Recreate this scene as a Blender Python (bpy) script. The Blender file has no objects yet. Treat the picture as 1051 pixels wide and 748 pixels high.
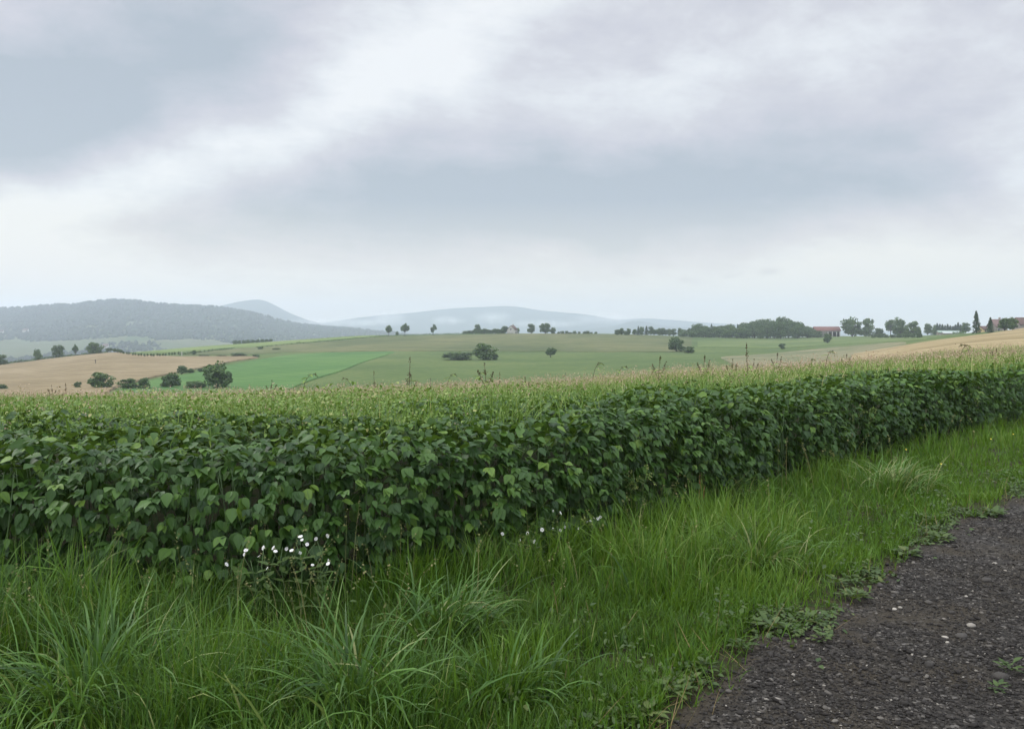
import bpy, math, random
import numpy as np
from mathutils import Vector

rng = np.random.default_rng(11)
random.seed(7)
S = bpy.context.scene
COL = S.collection
R = math.radians
F, CX, HOR, CAMH = 857.0, 525.5, 340.0, 1.6      # focal length in photo pixels, optical axis, horizon row, eye height

# ------------------------------------------------------------------ object helpers
def tag(o, label=None, cat=None, group=None, kind=None):
    if label: o['label'] = label
    if cat: o['category'] = cat
    if group: o['group'] = group
    if kind: o['kind'] = kind
    return o

def link(name, data, parent=None):
    o = bpy.data.objects.new(name, data)
    COL.objects.link(o)
    if parent is not None: o.parent = parent
    return o

def empty(name, loc, rz=0.0, sc=(1, 1, 1)):
    o = bpy.data.objects.new(name, None)
    o.location = loc; o.rotation_euler = (0, 0, rz); o.scale = sc
    o.empty_display_size = 0.2
    COL.objects.link(o)
    return o

def copy_tree(o, parent=None):
    c = o.copy(); COL.objects.link(c)
    if parent is not None: c.parent = parent
    for ch in [x for x in o.children]:
        copy_tree(ch, c)
    return c

def build_mesh(name, V, Q=None, T=None, mats=(), tint=None, smooth=True):
    """V (n,3); Q (m,4) quads; T (k,3) triangles; tint (n,3) per-vertex natural variation (random, across, along)"""
    V = np.asarray(V, dtype=np.float32)
    parts, tot = [], []
    if Q is not None and len(Q):
        Q = np.asarray(Q, dtype=np.int32); parts.append(Q.ravel()); tot.append(np.full(len(Q), 4, np.int32))
    if T is not None and len(T):
        T = np.asarray(T, dtype=np.int32); parts.append(T.ravel()); tot.append(np.full(len(T), 3, np.int32))
    L = np.concatenate(parts); tot = np.concatenate(tot)
    start = np.concatenate([[0], np.cumsum(tot)[:-1]]).astype(np.int32)
    me = bpy.data.meshes.new(name)
    me.vertices.add(len(V)); me.vertices.foreach_set('co', V.ravel())
    me.loops.add(len(L)); me.loops.foreach_set('vertex_index', L)
    me.polygons.add(len(tot)); me.polygons.foreach_set('loop_start', start)
    me.polygons.foreach_set('loop_total', tot)
    me.update(calc_edges=True)
    if smooth: me.polygons.foreach_set('use_smooth', np.ones(len(tot), dtype=bool))
    if tint is not None:
        a = me.attributes.new('tint', 'FLOAT_COLOR', 'POINT')
        c = np.ones((len(V), 4), np.float32); c[:, :3] = tint
        a.data.foreach_set('color', c.ravel())
    for m in mats: me.materials.append(m)
    return me

class Geo:
    """collects pieces of one mesh"""
    def __init__(s): s.V = []; s.Q = []; s.T = []; s.C = []; s.n = 0
    def add(s, V, Q=None, T=None, C=None):
        V = np.asarray(V, float).reshape(-1, 3)
        s.V.append(V)
        if Q is not None and len(Q): s.Q.append(np.asarray(Q, int) + s.n)
        if T is not None and len(T): s.T.append(np.asarray(T, int) + s.n)
        if C is None: C = np.full((len(V), 3), .5)
        s.C.append(np.asarray(C, float)); s.n += len(V)
        return s
    def box(s, lo, hi):
        x0, y0, z0 = lo; x1, y1, z1 = hi
        V = [(x0,y0,z0),(x1,y0,z0),(x1,y1,z0),(x0,y1,z0),(x0,y0,z1),(x1,y0,z1),(x1,y1,z1),(x0,y1,z1)]
        return s.add(V, [(3,2,1,0),(4,5,6,7),(0,1,5,4),(1,2,6,5),(2,3,7,6),(3,0,4,7)])
    def tube(s, P, rad, n=6, C=None):
        P = np.asarray(P, float); rad = np.broadcast_to(np.asarray(rad, float), (len(P),))
        D = np.gradient(P, axis=0); D /= np.linalg.norm(D, axis=1)[:, None] + 1e-9
        ref = np.array([0.31, .95, .07]) if abs(D[:, 2]).mean() > .5 else np.array([0, 0, 1.0])
        A = np.cross(D, ref); A /= np.linalg.norm(A, axis=1)[:, None] + 1e-9
        B = np.cross(D, A)
        th = np.arange(n) * 2 * np.pi / n
        V = P[:, None] + rad[:, None, None] * (np.cos(th)[None, :, None] * A[:, None] + np.sin(th)[None, :, None] * B[:, None])
        Q = [(i*n+j, i*n+(j+1) % n, (i+1)*n+(j+1) % n, (i+1)*n+j) for i in range(len(P)-1) for j in range(n)]
        V = V.reshape(-1, 3); k = len(V)
        V = np.vstack([V, P[-1:]])
        T = [((len(P)-1)*n+j, (len(P)-1)*n+(j+1) % n, k) for j in range(n)]
        return s.add(V, Q, T, None if C is None else np.tile(C, (len(V), 1)))
    def mesh(s, name, *mats, smooth=True):
        return build_mesh(name, np.vstack(s.V), np.vstack(s.Q) if s.Q else None, np.vstack(s.T) if s.T else None, mats, np.vstack(s.C), smooth)

def basis(fwd, nrm):
    """rows of rotation: local x (side), y = fwd, z = normal; all (k,3)"""
    y = fwd / (np.linalg.norm(fwd, axis=1)[:, None] + 1e-9)
    x = np.cross(y, nrm); x /= np.linalg.norm(x, axis=1)[:, None] + 1e-9
    z = np.cross(x, y)
    return np.stack([x, y, z], axis=1)

def scatter(tV, tQ, tC, pos, B, sc, rnd):
    """copies a small template into one array; rnd (k,) goes to tint.r"""
    k, n = len(pos), len(tV)
    sc = np.asarray(sc, float)
    if sc.ndim == 1: sc = sc[:, None]
    L = tV[None] * sc[:, None, :]
    V = np.einsum('kni,kij->knj', L, B) + pos[:, None]
    Q = (np.asarray(tQ)[None] + (np.arange(k) * n)[:, None, None]).reshape(-1, np.asarray(tQ).shape[1])
    C = np.broadcast_to(tC[None], (k, n, 3)).copy()
    C[:, :, 0] = rnd[:, None]
    return V.reshape(-1, 3), Q, C.reshape(-1, 3)

def vnoise(x, y, seed=0):
    """smooth value noise, -1..1"""
    x = np.asarray(x, float); y = np.asarray(y, float)
    xi, yi = np.floor(x).astype(np.int64), np.floor(y).astype(np.int64)
    fx, fy = x - xi, y - yi
    fx = fx*fx*(3-2*fx); fy = fy*fy*(3-2*fy)
    def h(a, b):
        n = (a * 374761393 + b * 668265263 + seed * 974711) & 0x7fffffff
        n = ((n ^ (n >> 13)) * 1274126177) & 0x7fffffff
        return ((n ^ (n >> 16)) & 0xffff) / 32767.5 - 1
    return (h(xi, yi)*(1-fx)+h(xi+1, yi)*fx)*(1-fy) + (h(xi, yi+1)*(1-fx)+h(xi+1, yi+1)*fx)*fy

def fbm(x, y, seed=0, o=4):
    return sum(vnoise(x*2**i, y*2**i, seed+i) * .5**i for i in range(o))

# ------------------------------------------------------------------ materials
class NT:
    def __init__(s, tree): s.t = tree
    def n(s, typ, **kw):
        nd = s.t.nodes.new(typ)
        for k, v in kw.items(): setattr(nd, k, v)
        return nd
    def l(s, a, b): s.t.links.new(a, b)
    def _in(s, sock, v):
        if isinstance(v, bpy.types.NodeSocket): s.l(v, sock)
        else: sock.default_value = v
    def m(s, op, a, b=0.0, c=0.0, clamp=False):
        nd = s.n('ShaderNodeMath', operation=op, use_clamp=clamp)
        for i, v in enumerate((a, b, c)): s._in(nd.inputs[i], v)
        return nd.outputs[0]
    def mix(s, f, a, b, blend='MIX'):
        nd = s.n('ShaderNodeMix', data_type='RGBA', blend_type=blend)
        s._in(nd.inputs['Factor'], f)
        for k, v in ((6, a), (7, b)):
            if isinstance(v, tuple): v = (*v[:3], 1)
            s._in(nd.inputs[k], v)
        return nd.outputs[2]
    def ramp(s, f, stops, interp='LINEAR'):
        nd = s.n('ShaderNodeValToRGB'); cr = nd.color_ramp; cr.interpolation = interp
        while len(cr.elements) < len(stops): cr.elements.new(.5)
        for e, (p, c) in zip(cr.elements, stops): e.position = p; e.color = (*c, 1)
        s._in(nd.inputs[0], f)
        return nd.outputs[0]
    def noise(s, scale, detail=4, vec=None, rough=.55, dist=0.0):
        nd = s.n('ShaderNodeTexNoise')
        nd.inputs['Scale'].default_value = scale; nd.inputs['Detail'].default_value = detail
        nd.inputs['Roughness'].default_value = rough; nd.inputs['Distortion'].default_value = dist
        if vec is not None: s.l(vec, nd.inputs['Vector'])
        return nd.outputs['Fac']

def material(name):
    m = bpy.data.materials.new(name); m.use_nodes = True
    t = NT(m.node_tree); t.t.nodes.clear()
    out = t.n('ShaderNodeOutputMaterial')
    return m, t, out

def principled(t, out, base, rough=.6, spec=.5, bump=None, trans=0.0, transcol=None):
    p = t.n('ShaderNodeBsdfPrincipled')
    t._in(p.inputs['Base Color'], (*base, 1) if isinstance(base, tuple) else base)
    t._in(p.inputs['Roughness'], rough); p.inputs['Specular IOR Level'].default_value = spec
    if bump is not None: t.l(bump, p.inputs['Normal'])
    if trans > 0:
        tr = t.n('ShaderNodeBsdfTranslucent')
        t._in(tr.inputs[0], transcol if transcol is not None else base)
        mx = t.n('ShaderNodeMixShader'); mx.inputs[0].default_value = trans
        t.l(p.outputs[0], mx.inputs[1]); t.l(tr.outputs[0], mx.inputs[2]); t.l(mx.outputs[0], out.inputs[0])
    else:
        t.l(p.outputs[0], out.inputs[0])
    return p

def bumpnode(t, h, strength=.5, dist=.02):
    b = t.n('ShaderNodeBump'); b.inputs['Strength'].default_value = strength; b.inputs['Distance'].default_value = dist
    t.l(h, b.inputs['Height']); return b.outputs[0]

def tintsep(t):
    a = t.n('ShaderNodeAttribute', attribute_name='tint')
    sp = t.n('ShaderNodeSeparateColor'); t.l(a.outputs['Color'], sp.inputs[0])
    return sp.outputs[0], sp.outputs[1], sp.outputs[2]

def plant_mat(name, stops, rough=.5, spec=.4, trans=.25, rib=None, tip=None, gmix=None):
    """leaf colour from the per-leaf random value; optional paler midrib, dry tip, clump tone"""
    m, t, out = material(name)
    r, g, b = tintsep(t)
    c = t.ramp(r, stops)
    if gmix is not None: c = t.mix(t.m('MULTIPLY', g, .7), c, gmix)
    if rib is not None:
        f = t.m('MULTIPLY', t.m('SUBTRACT', .22, g, clamp=True), 2.6, clamp=True)
        c = t.mix(f, c, rib)
    if tip is not None:
        f = t.m('MULTIPLY', t.m('SUBTRACT', b, .7, clamp=True), 1.6, clamp=True)
        c = t.mix(f, c, tip)
    tc = t.mix(.4, c, (.16, .24, .02))
    principled(t, out, c, rough, spec, None, trans, tc)
    return m

def plain_mat(name, base, rough=.7, spec=.3, var=.25, scale=6.0, bump=0.0):
    m, t, out = material(name)
    co = t.n('ShaderNodeTexCoord').outputs['Object']
    nz = t.noise(scale, 5, co)
    d = tuple(v * (1 - var) for v in base); u = tuple(min(1, v * (1 + var)) for v in base)
    c = t.ramp(nz, [(.3, d), (.7, u)])
    principled(t, out, c, rough, spec, bumpnode(t, nz, bump, .02) if bump else None)
    return m

def field_mat(name, a, b, c3, sc=.03, rowdir=None, rowscale=1.0, rowamt=.2, fine=.9):
    """field seen from afar: broad patches, fine mottling and optional drill rows / tramlines"""
    m, t, out = material(name)
    g = t.n('ShaderNodeNewGeometry').outputs['Position']
    big = t.noise(sc, 4, g, .6, .6)
    med = t.noise(sc * 9, 4, g, .65)
    fin = t.noise(fine, 3, g, .7)
    v = t.m('ADD', t.m('MULTIPLY', big, .55), t.m('ADD', t.m('MULTIPLY', med, .3), t.m('MULTIPLY', fin, .25)))
    c = t.ramp(v, [(.42, a), (.53, b), (.64, c3)])
    if rowdir is not None:
        vr = t.n('ShaderNodeVectorRotate', rotation_type='Z_AXIS'); t.l(g, vr.inputs[0]); vr.inputs['Angle'].default_value = rowdir
        w = t.n('ShaderNodeTexWave', wave_type='BANDS', bands_direction='X'); t.l(vr.outputs[0], w.inputs['Vector'])
        w.inputs['Scale'].default_value = rowscale; w.inputs['Distortion'].default_value = 1.2; w.inputs['Detail'].default_value = 2
        w.inputs['Detail Scale'].default_value = .4
        f = t.m('MULTIPLY', t.m('POWER', w.outputs['Fac'], 8), rowamt)
        c = t.mix(f, c, tuple(v_ * .55 for v_ in a))
    h = t.m('ADD', med, fin)
    principled(t, out, c, .9, .1, bumpnode(t, h, .6, .4))
    return m

# foliage palettes
M_BEAN = plant_mat('bean_leaf', [(0, (.014, .042, .008)), (.5, (.036, .088, .013)), (.88, (.070, .145, .020)), (1, (.11, .19, .025))], .5, .30, .24, rib=(.05, .105, .03))
M_BEANSTEM = plain_mat('bean_stem', (.05, .085, .03), .7)
M_BEANFAR = plant_mat('bean_leaf_far', [(0, (.036, .085, .018)), (.6, (.07, .15, .026)), (1, (.14, .23, .04))], .55, .2, .25)
M_WEED = plant_mat('field_weed', [(0, (.075, .150, .022)), (.5, (.155, .25, .045)), (.85, (.26, .32, .09)), (1, (.38, .37, .15))], .55, .3, .3)
M_PANICLE = plant_mat('weed_panicle', [(0, (.20, .16, .08)), (.5, (.38, .27, .19)), (1, (.55, .44, .32))], .8, .1, .2)
M_GRASS = plant_mat('grass_blade', [(0, (.013, .042, .005)), (.5, (.045, .120, .011)), (.84, (.112, .215, .026)), (1, (.22, .25, .08))], .5, .22, .34, tip=(.12, .20, .035), gmix=(.084, .172, .010))
M_TUSSOCK = plant_mat('tussock_blade', [(0, (.020, .058, .008)), (.5, (.048, .120, .016)), (.86, (.095, .19, .034)), (1, (.22, .24, .09))], .48, .26, .28, tip=(.12, .18, .06))
M_COVER = plant_mat('cover_leaf', [(0, (.03, .062, .012)), (.6, (.058, .10, .02)), (1, (.10, .13, .03))], .5, .35, .25)
M_DRY = plant_mat('dry_blade', [(0, (.12, .09, .04)), (1, (.25, .19, .09))], .8, .1, .2)
M_TREE = [plant_mat('tree_leaf_dark', [(0, (.028, .060, .018)), (.5, (.055, .105, .028)), (1, (.105, .165, .042))], .6, .25, .15),
          plant_mat('tree_leaf_mid', [(0, (.038, .078, .022)), (.5, (.072, .128, .034)), (1, (.13, .19, .052))], .6, .25, .15),
          plant_mat('conifer_needle', [(0, (.020, .044, .018)), (.5, (.036, .072, .028)), (1, (.06, .105, .04))], .65, .2, .08)]
M_BARK = plain_mat('bark', (.06, .05, .04), .9, .2, .4, 3)
M_FARTREE = plant_mat('far_wood', [(0, (.014, .026, .022)), (.6, (.020, .036, .027)), (1, (.028, .046, .032))], .7, .2, 0.0 + .05)
M_WHITE = plain_mat('petal', (.66, .66, .62), .6, .3, .05, 40)
M_CALYX = plain_mat('calyx', (.16, .17, .08), .7)
M_STEM = plain_mat('green_stem', (.07, .12, .04), .7)
M_DOCK = plant_mat('dock_seed', [(0, (.03, .018, .012)), (.6, (.06, .035, .022)), (1, (.12, .075, .045))], .8, .1, .1)
M_DOCKSTEM = plain_mat('dock_stem', (.09, .07, .04), .8)

# ------------------------------------------------------------------ terrain
def curve_pts(p):
    p = np.array(p, float); return p[:, 0], p[:, 1]
# field front and track edge as depth over the direction u = X / Y
FU, FD = curve_pts([(-2.5, 4.9), (-1.3, 5.3), (-.614, 5.7), (-.4, 5.72), (-.257, 5.84), (-.03, 6.6), (.0865, 7.4), (.2035, 8.6), (.324, 10.5), (.436, 13.06), (.53, 15.2), (.618, 17.6), (.70, 21), (.8, 27), (1.0, 45), (2.5, 60)])
EU, ED = curve_pts([(-2.5, 1.2), (-1, 1.7), (-.1, 2.4), (.1, 3.0), (.192, 3.45), (.273, 3.92), (.355, 4.57), (.436, 5.27), (.507, 6.23), (.613, 7.83), (.70, 10.2), (.78, 15), (.9, 26), (1.0, 43), (2.5, 58)])
FD = FD * np.interp(FU, [-2.5, .6, .9], [.845, .845, 1.0])
def front_d(u): return np.interp(u, FU, FD)
def edge_d(u):
    u = np.asarray(u, float)
    return np.interp(u, EU, ED) * (1 + .05 * vnoise(u * 14, 3.3, 5) + .045 * vnoise(u * 45, 1.3, 8) + .024 * vnoise(u * 140, 2.7, 9))
CANOPY = .93
CRX, CRR = curve_pts([(a_, b_ + 9.0) for a_, b_ in [(-500, 404), (0, 402), (200, 400), (300, 398), (393, 395), (525, 390), (620, 384), (700, 377), (780, 373), (850, 367.5), (900, 363.5), (980, 359), (1051, 356.5), (1300, 350), (1600, 345)]])
ACOL = [-500, 0, 110, 200, 270, 370, 500, 620, 700, 800, 860, 900, 950, 1000, 1051, 1300, 1600]
AD = [45, 80, 120, 200, 300, 430, 520, 650, 760, 900, 1500, 9600]
AROW = {  # photo rows of the ground beyond the field crest, at the distances AD[1:]
 -500: [430, 420, 402, 387, 374, 377, 379, 380, 381, 376, 343.5],
 0:    [430, 420, 402, 387, 373.8, 376, 378, 379, 380, 374, 343.5],
 110:  [428, 418, 400, 384, 361.2, 362.5, 364, 366, 368, 368, 343.5],
 200:  [428, 418, 400, 384, 366, 360.8, 356, 356, 358, 360, 343.5],
 270:  [426, 416, 398, 380, 366, 359, 351, 352, 354, 358, 343.5],
 370:  [424, 414, 396, 376, 363, 354.5, 344, 345, 347, 354, 343.5],
 500:  [418, 410, 394, 376, 362, 353, 341.7, 342.5, 345, 352, 343.5],
 620:  [412, 404, 389, 374, 362, 353, 342, 342.6, 345, 352, 343.5],
 700:  [402, 396, 384, 372, 361.5, 353.5, 345, 345, 346, 350, 343.5],
 800:  [392, 386, 378, 368, 358.5, 353, 347.5, 346.5, 347, 350, 343.5],
 860:  [384, 379, 372, 363, 355, 350.5, 345, 344.8, 346, 350, 343.5],
 900:  [376, 371, 366, 358, 352, 349, 345.5, 345, 346, 350, 343.5],
 950:  [366, 361, 353, 348, 346, 345.2, 344.5, 344.5, 346, 350, 343.5],
 1000: [360, 354, 347, 342.5, 341.5, 341.3, 341.4, 342, 345, 350, 343.5],
 1051: [356, 350, 342, 337.2, 337.2, 338, 339, 341, 345, 350, 343.5],
 1300: [348, 342, 336, 331, 330, 330, 333, 337, 343, 348, 343.5],
 1600: [342, 338, 332, 328, 327, 327, 330, 334, 340, 346, 343.5]}
TC = np.arange(-500, 1601, 7.0)                                   # table columns (photo px)
TLD = np.linspace(math.log(.4), math.log(9600), 420); TD = np.exp(TLD)
def make_table():
    U = (TC - CX) / F
    d0 = front_d(U)
    zt45 = CAMH - (np.interp(TC, CRX, CRR) - HOR) * 45 / F
    slope = (CANOPY - zt45) / (45 - d0)
    rows = np.array([AROW[c] for c in ACOL])
    Z = np.zeros((len(TC), len(TD)))
    for i in range(len(TC)):
        ra = np.array([np.interp(TC[i], ACOL, rows[:, k]) for k in range(rows.shape[1])])
        za = CAMH - (ra - HOR) * np.array(AD[1:]) / F
        near = -slope[i] * (np.sqrt(np.maximum(TD - d0[i] - .6, 0)**2 + .3) - .548)
        zz = np.interp(TD, [45] + AD[1:], np.concatenate([[zt45[i] - CANOPY], za]))
        Z[i] = np.where(TD < 45, near, zz)
    k = np.array([1, 2, 3, 2, 1.]); k /= k.sum()
    far = TD > 30
    for _ in range(3):
        Zp = np.pad(Z, ((0, 0), (2, 2)), 'edge')
        Zs = sum(k[j] * Zp[:, j:j + Z.shape[1]] for j in range(5))
        Z[:, far] = Zs[:, far]
    for _ in range(3):
        Zp = np.pad(Z, ((2, 2), (0, 0)), 'edge')
        Z = sum(k[j] * Zp[j:j + Z.shape[0]] for j in range(5))
    return Z
ZT = make_table()
def ground_ud(px, d):
    px = np.clip(np.asarray(px, float), TC[0], TC[-1] - 1e-3); d = np.clip(np.asarray(d, float), TD[0], TD[-1] * .9999)
    a = (px - TC[0]) / (TC[1] - TC[0]); b = (np.log(d) - TLD[0]) / (TLD[1] - TLD[0])
    i = np.minimum(a.astype(int), len(TC) - 2); j = np.minimum(b.astype(int), len(TD) - 2)
    fa, fb = a - i, b - j
    return (ZT[i, j]*(1-fa)+ZT[i+1, j]*fa)*(1-fb) + (ZT[i, j+1]*(1-fa)+ZT[i+1, j+1]*fa)*fb
def ground(x, y):
    y = np.maximum(np.asarray(y, float), .4)
    return ground_ud(CX + F * np.asarray(x, float) / y, y)
MD = np.exp(np.linspace(math.log(60), math.log(900), 900))
def hit(px, row):
    """depth at which the line of sight through a photo pixel meets the far ground (the crest if it passes above)"""
    z = ground_ud(np.full_like(MD, px), MD); r = HOR + F * (CAMH - z) / MD
    ok = np.nonzero(r <= row)[0]
    return float(MD[ok[0]]) if len(ok) else float(MD[np.argmin(r[MD < 800])])
def at(px, d, z=None):
    return ((px - CX) * d / F, d, float(ground_ud(px, d)) if z is None else z)
def spot(px, row):
    d = hit(px, row); return at(px, d), d

def build_ground():
    azc = np.arctan((np.arange(-500, 1601, 7.0) - CX) / F)
    az = np.concatenate([np.linspace(-math.pi, azc[0], 24, endpoint=False), azc, np.linspace(azc[-1], math.pi, 25)[1:]])
    ac = np.clip(az, azc[0], azc[-1])
    r = np.exp(np.linspace(math.log(.6), math.log(6900), 230))
    A, Rr = np.meshgrid(az, r, indexing='ij'); AC = np.meshgrid(ac, r, indexing='ij')[0]
    d = Rr * np.cos(AC)
    z = ground_ud(CX + F * np.tan(AC), d)
    V = np.stack([Rr * np.sin(A), Rr * np.cos(A), z], -1).reshape(-1, 3)
    n, k = len(az), len(r)
    i, j = np.meshgrid(np.arange(n - 1), np.arange(k - 1), indexing='ij')
    a = (i * k + j).ravel()
    Q = np.stack([a, a + 1, a + k + 1, a + k], -1)[:, ::-1]
    V = np.vstack([V, [[0, 0, 0]]]); c = len(V) - 1
    T = np.array([(c, ii * k, (ii + 1) * k) for ii in range(n - 1)])[:, ::-1]
    m, t, out = material('meadow_ground')
    g = t.n('ShaderNodeNewGeometry').outputs['Position']
    v = t.m('ADD', t.m('MULTIPLY', t.noise(.012, 5, g, .6, .5), .6), t.m('MULTIPLY', t.noise(.35, 4, g, .7), .4))
    far = t.ramp(v, [(.36, (.048, .080, .024)), (.51, (.078, .116, .034)), (.62, (.118, .142, .048))])
    moss = t.mix(t.noise(40, 4, g, .7), (.014, .028, .006), (.034, .062, .014))
    soil = t.ramp(t.noise(26, 6, g, .75), [(.3, (.012, .011, .006)), (.5, (.032, .027, .015)), (.72, (.085, .068, .042))])
    ln = t.n('ShaderNodeVectorMath', operation='LENGTH'); t.l(g, ln.inputs[0])
    f = t.m('MULTIPLY', t.m('SUBTRACT', ln.outputs['Value'], 42), .05, clamp=True)
    soil = t.mix(t.m('MULTIPLY', t.m('SUBTRACT', t.noise(13, 5, g, .7), .44), 5, clamp=True), soil, moss)
    c = t.mix(f, soil, far)
    principled(t, out, c, .95, .1, bumpnode(t, t.noise(12, 5, g, .7), .5, .03))
    o = link('ground', build_mesh('ground', V, Q, T, [m]))
    tag(o, 'rolling green farmland ground reaching to the horizon', 'ground', kind='structure')
build_ground()

def field(name, label, x0, x1, top, bot, mat, h=.25, ny=26, step=5.0):
    xs = np.arange(x0, x1 + .1, step); n = len(xs)
    tx, tr = curve_pts(top); bx, br = curve_pts(bot)
    V = np.zeros((n, ny, 3))
    for i, px in enumerate(xs):
        jit = .25 * vnoise(px * .09, 2.2, 3)
        d1 = hit(px, np.interp(px, tx, tr) + jit); d2 = hit(px, np.interp(px, bx, br) + jit)
        if d1 < d2 + .5: d1 = d2 + .5
        dd = np.exp(np.linspace(math.log(d2), math.log(d1), ny))
        z = ground_ud(np.full(ny, px), dd) + h
        z[0] -= h + .3; z[-1] -= h + .3
        if i in (0, n - 1): z -= 0 if ny < 3 else h * .9
        dd[0] = dd[1] - .15 if ny > 3 else dd[0]; dd[-1] = dd[-2] + .15
        V[i] = np.stack([(px - CX) * dd / F, dd, z], -1)
    i, j = np.meshgrid(np.arange(n - 1), np.arange(ny - 1), indexing='ij')
    a = (i * ny + j).ravel()
    Q = np.stack([a, a + ny, a + ny + 1, a + 1], -1)
    o = link(name, build_mesh(name, V.reshape(-1, 3), Q, None, [mat]))
    return tag(o, label, 'field', kind='structure')

m_wheat = field_mat('ripe_wheat', (.155, .120, .062), (.205, .162, .088), (.26, .21, .125), .02, R(62), .025, .55)
m_wheat2 = field_mat('ripe_wheat_slope', (.18, .142, .070), (.245, .195, .10), (.31, .255, .14), .03, R(20), .07, .2)
m_bright = field_mat('young_crop', (.052, .118, .032), (.066, .142, .036), (.092, .168, .046), .015, R(75), .03, .55)
m_pale = field_mat('pale_strip', (.09, .14, .042), (.125, .172, .054), (.17, .205, .072), .02)
m_olive = field_mat('stubble_meadow', (.060, .080, .030), (.092, .110, .042), (.140, .140, .062), .012, R(84), .02, .5)
m_tan = field_mat('rough_pasture', (.085, .112, .048), (.14, .145, .075), (.22, .19, .115), .03)
m_lgreen = field_mat('light_meadow', (.062, .100, .030), (.088, .128, .040), (.13, .155, .054), .02)

field('wheat_field', 'ripe tan wheat field on the left slope behind dark bushes', -320, 268,
      [(-320, 373), (0, 374.5), (60, 367.5), (110, 361.5), (150, 364.5), (185, 366), (230, 366.2), (268, 366.3)],
      [(-320, 416), (100, 412), (118, 400), (140, 393), (160, 388), (200, 380), (240, 371.5), (268, 366.9)], m_wheat, .5)
field('green_field', 'bright green young crop field beyond the bean rows', 120, 405,
      [(120, 400.5), (140, 393.6), (160, 389), (200, 381), (240, 372.5), (270, 367), (300, 363), (340, 361), (405, 361.3)],
      [(120, 414), (250, 414), (300, 400), (320, 392), (345, 384), (372, 373), (405, 362.2)], m_bright, .25)
field('field_strip', 'pale yellow green strip of crop along the left ridge top', 130, 402,
      [(130, 359.5), (180, 357.8), (240, 352.6), (300, 349), (370, 344.4), (402, 343.2)],
      [(130, 362), (180, 361.5), (240, 357.4), (300, 353), (370, 347), (402, 344.6)], m_pale, .25)
field('stubble_slope', 'dull olive meadow slope below the tree lined ridge', 190, 712,
      [(190, 362.5), (240, 358), (300, 353.4), (370, 347.4), (402, 345), (530, 342.4), (650, 342.8), (712, 346)],
      [(190, 364.6), (240, 364.6), (300, 362), (400, 361), (500, 361.6), (620, 362.3), (712, 362)], m_olive, .2)
field('meadow_strip', 'lighter green meadow in front of the wood and barn', 716, 955,
      [(716, 349), (800, 349.5), (860, 346), (955, 346)], [(716, 357), (800, 358), (860, 354), (920, 351), (955, 348.4)], m_lgreen, .2)
field('rough_pasture', 'dry tan rough pasture behind the right part of the bean field', 740, 930,
      [(740, 366.5), (760, 365), (800, 361), (860, 354.8), (930, 351)], [(740, 368), (760, 378), (790, 392), (860, 390), (930, 356)], m_tan, .25)
field('wheat_slope', 'golden wheat slope rising at the right edge', 872, 1500,
      [(872, 364.5), (900, 359.5), (950, 351.5), (1000, 345.3), (1051, 337.4), (1300, 330.5), (1500, 328)],
      [(872, 390), (900, 385), (1051, 372), (1500, 366)], m_wheat2, .5)

# ------------------------------------------------------------------ hills and far mountains
def hill(name, label, ridge, d_ridge, d_front, base_row, mat, nx=220, ny=70, rough=1.2, seed=1, d_back=None, power=1.0, profile=None):
    rx, rr = curve_pts(ridge)
    xs = np.linspace(rx[0], rx[-1], nx)
    d_back = d_back or d_ridge * 1.055
    dd = np.concatenate([np.linspace(d_front, d_ridge, ny), np.linspace(d_ridge, d_back, 14)[1:]])
    Rr = np.interp(xs, rx, rr)
    # soften the polyline
    k = np.ones(5) / 5; Rr = np.convolve(np.pad(Rr, 2, 'edge'), k, 'valid')
    t = (dd[:ny] - d_front) / (d_ridge - d_front)
    if profile is None: s = t ** power
    else: s = np.interp(t, *curve_pts(profile))
    V = np.zeros((nx, len(dd), 3))
    for i, px in enumerate(xs):
        row = base_row + (Rr[i] - base_row) * s
        z = CAMH - (row - HOR) * dd[:ny] / F
        zb = z[-1] - (dd[ny:] - d_ridge) / (d_back - d_ridge) * (z[-1] + 60)
        V[i, :, 0] = (px - CX) * dd / F; V[i, :, 1] = dd; V[i, :, 2] = np.concatenate([z, zb])
    amp = rough * d_ridge / F
    V[:, :, 2] += amp * fbm(V[:, :, 0] / (d_ridge * .03), V[:, :, 1] / (d_ridge * .03), seed, 4) * np.concatenate([np.minimum(1, t * 3), np.ones(len(dd) - ny)])[None]
    n, ky = nx, len(dd)
    i, j = np.meshgrid(np.arange(n - 1), np.arange(ky - 1), indexing='ij'); a = (i * ky + j).ravel()
    Q = np.stack([a, a + ky, a + ky + 1, a + 1], -1)
    o = link(name, build_mesh(name, V.reshape(-1, 3), Q, None, [mat]))
    tag(o, label, 'hill', kind='structure')
    return V

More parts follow.
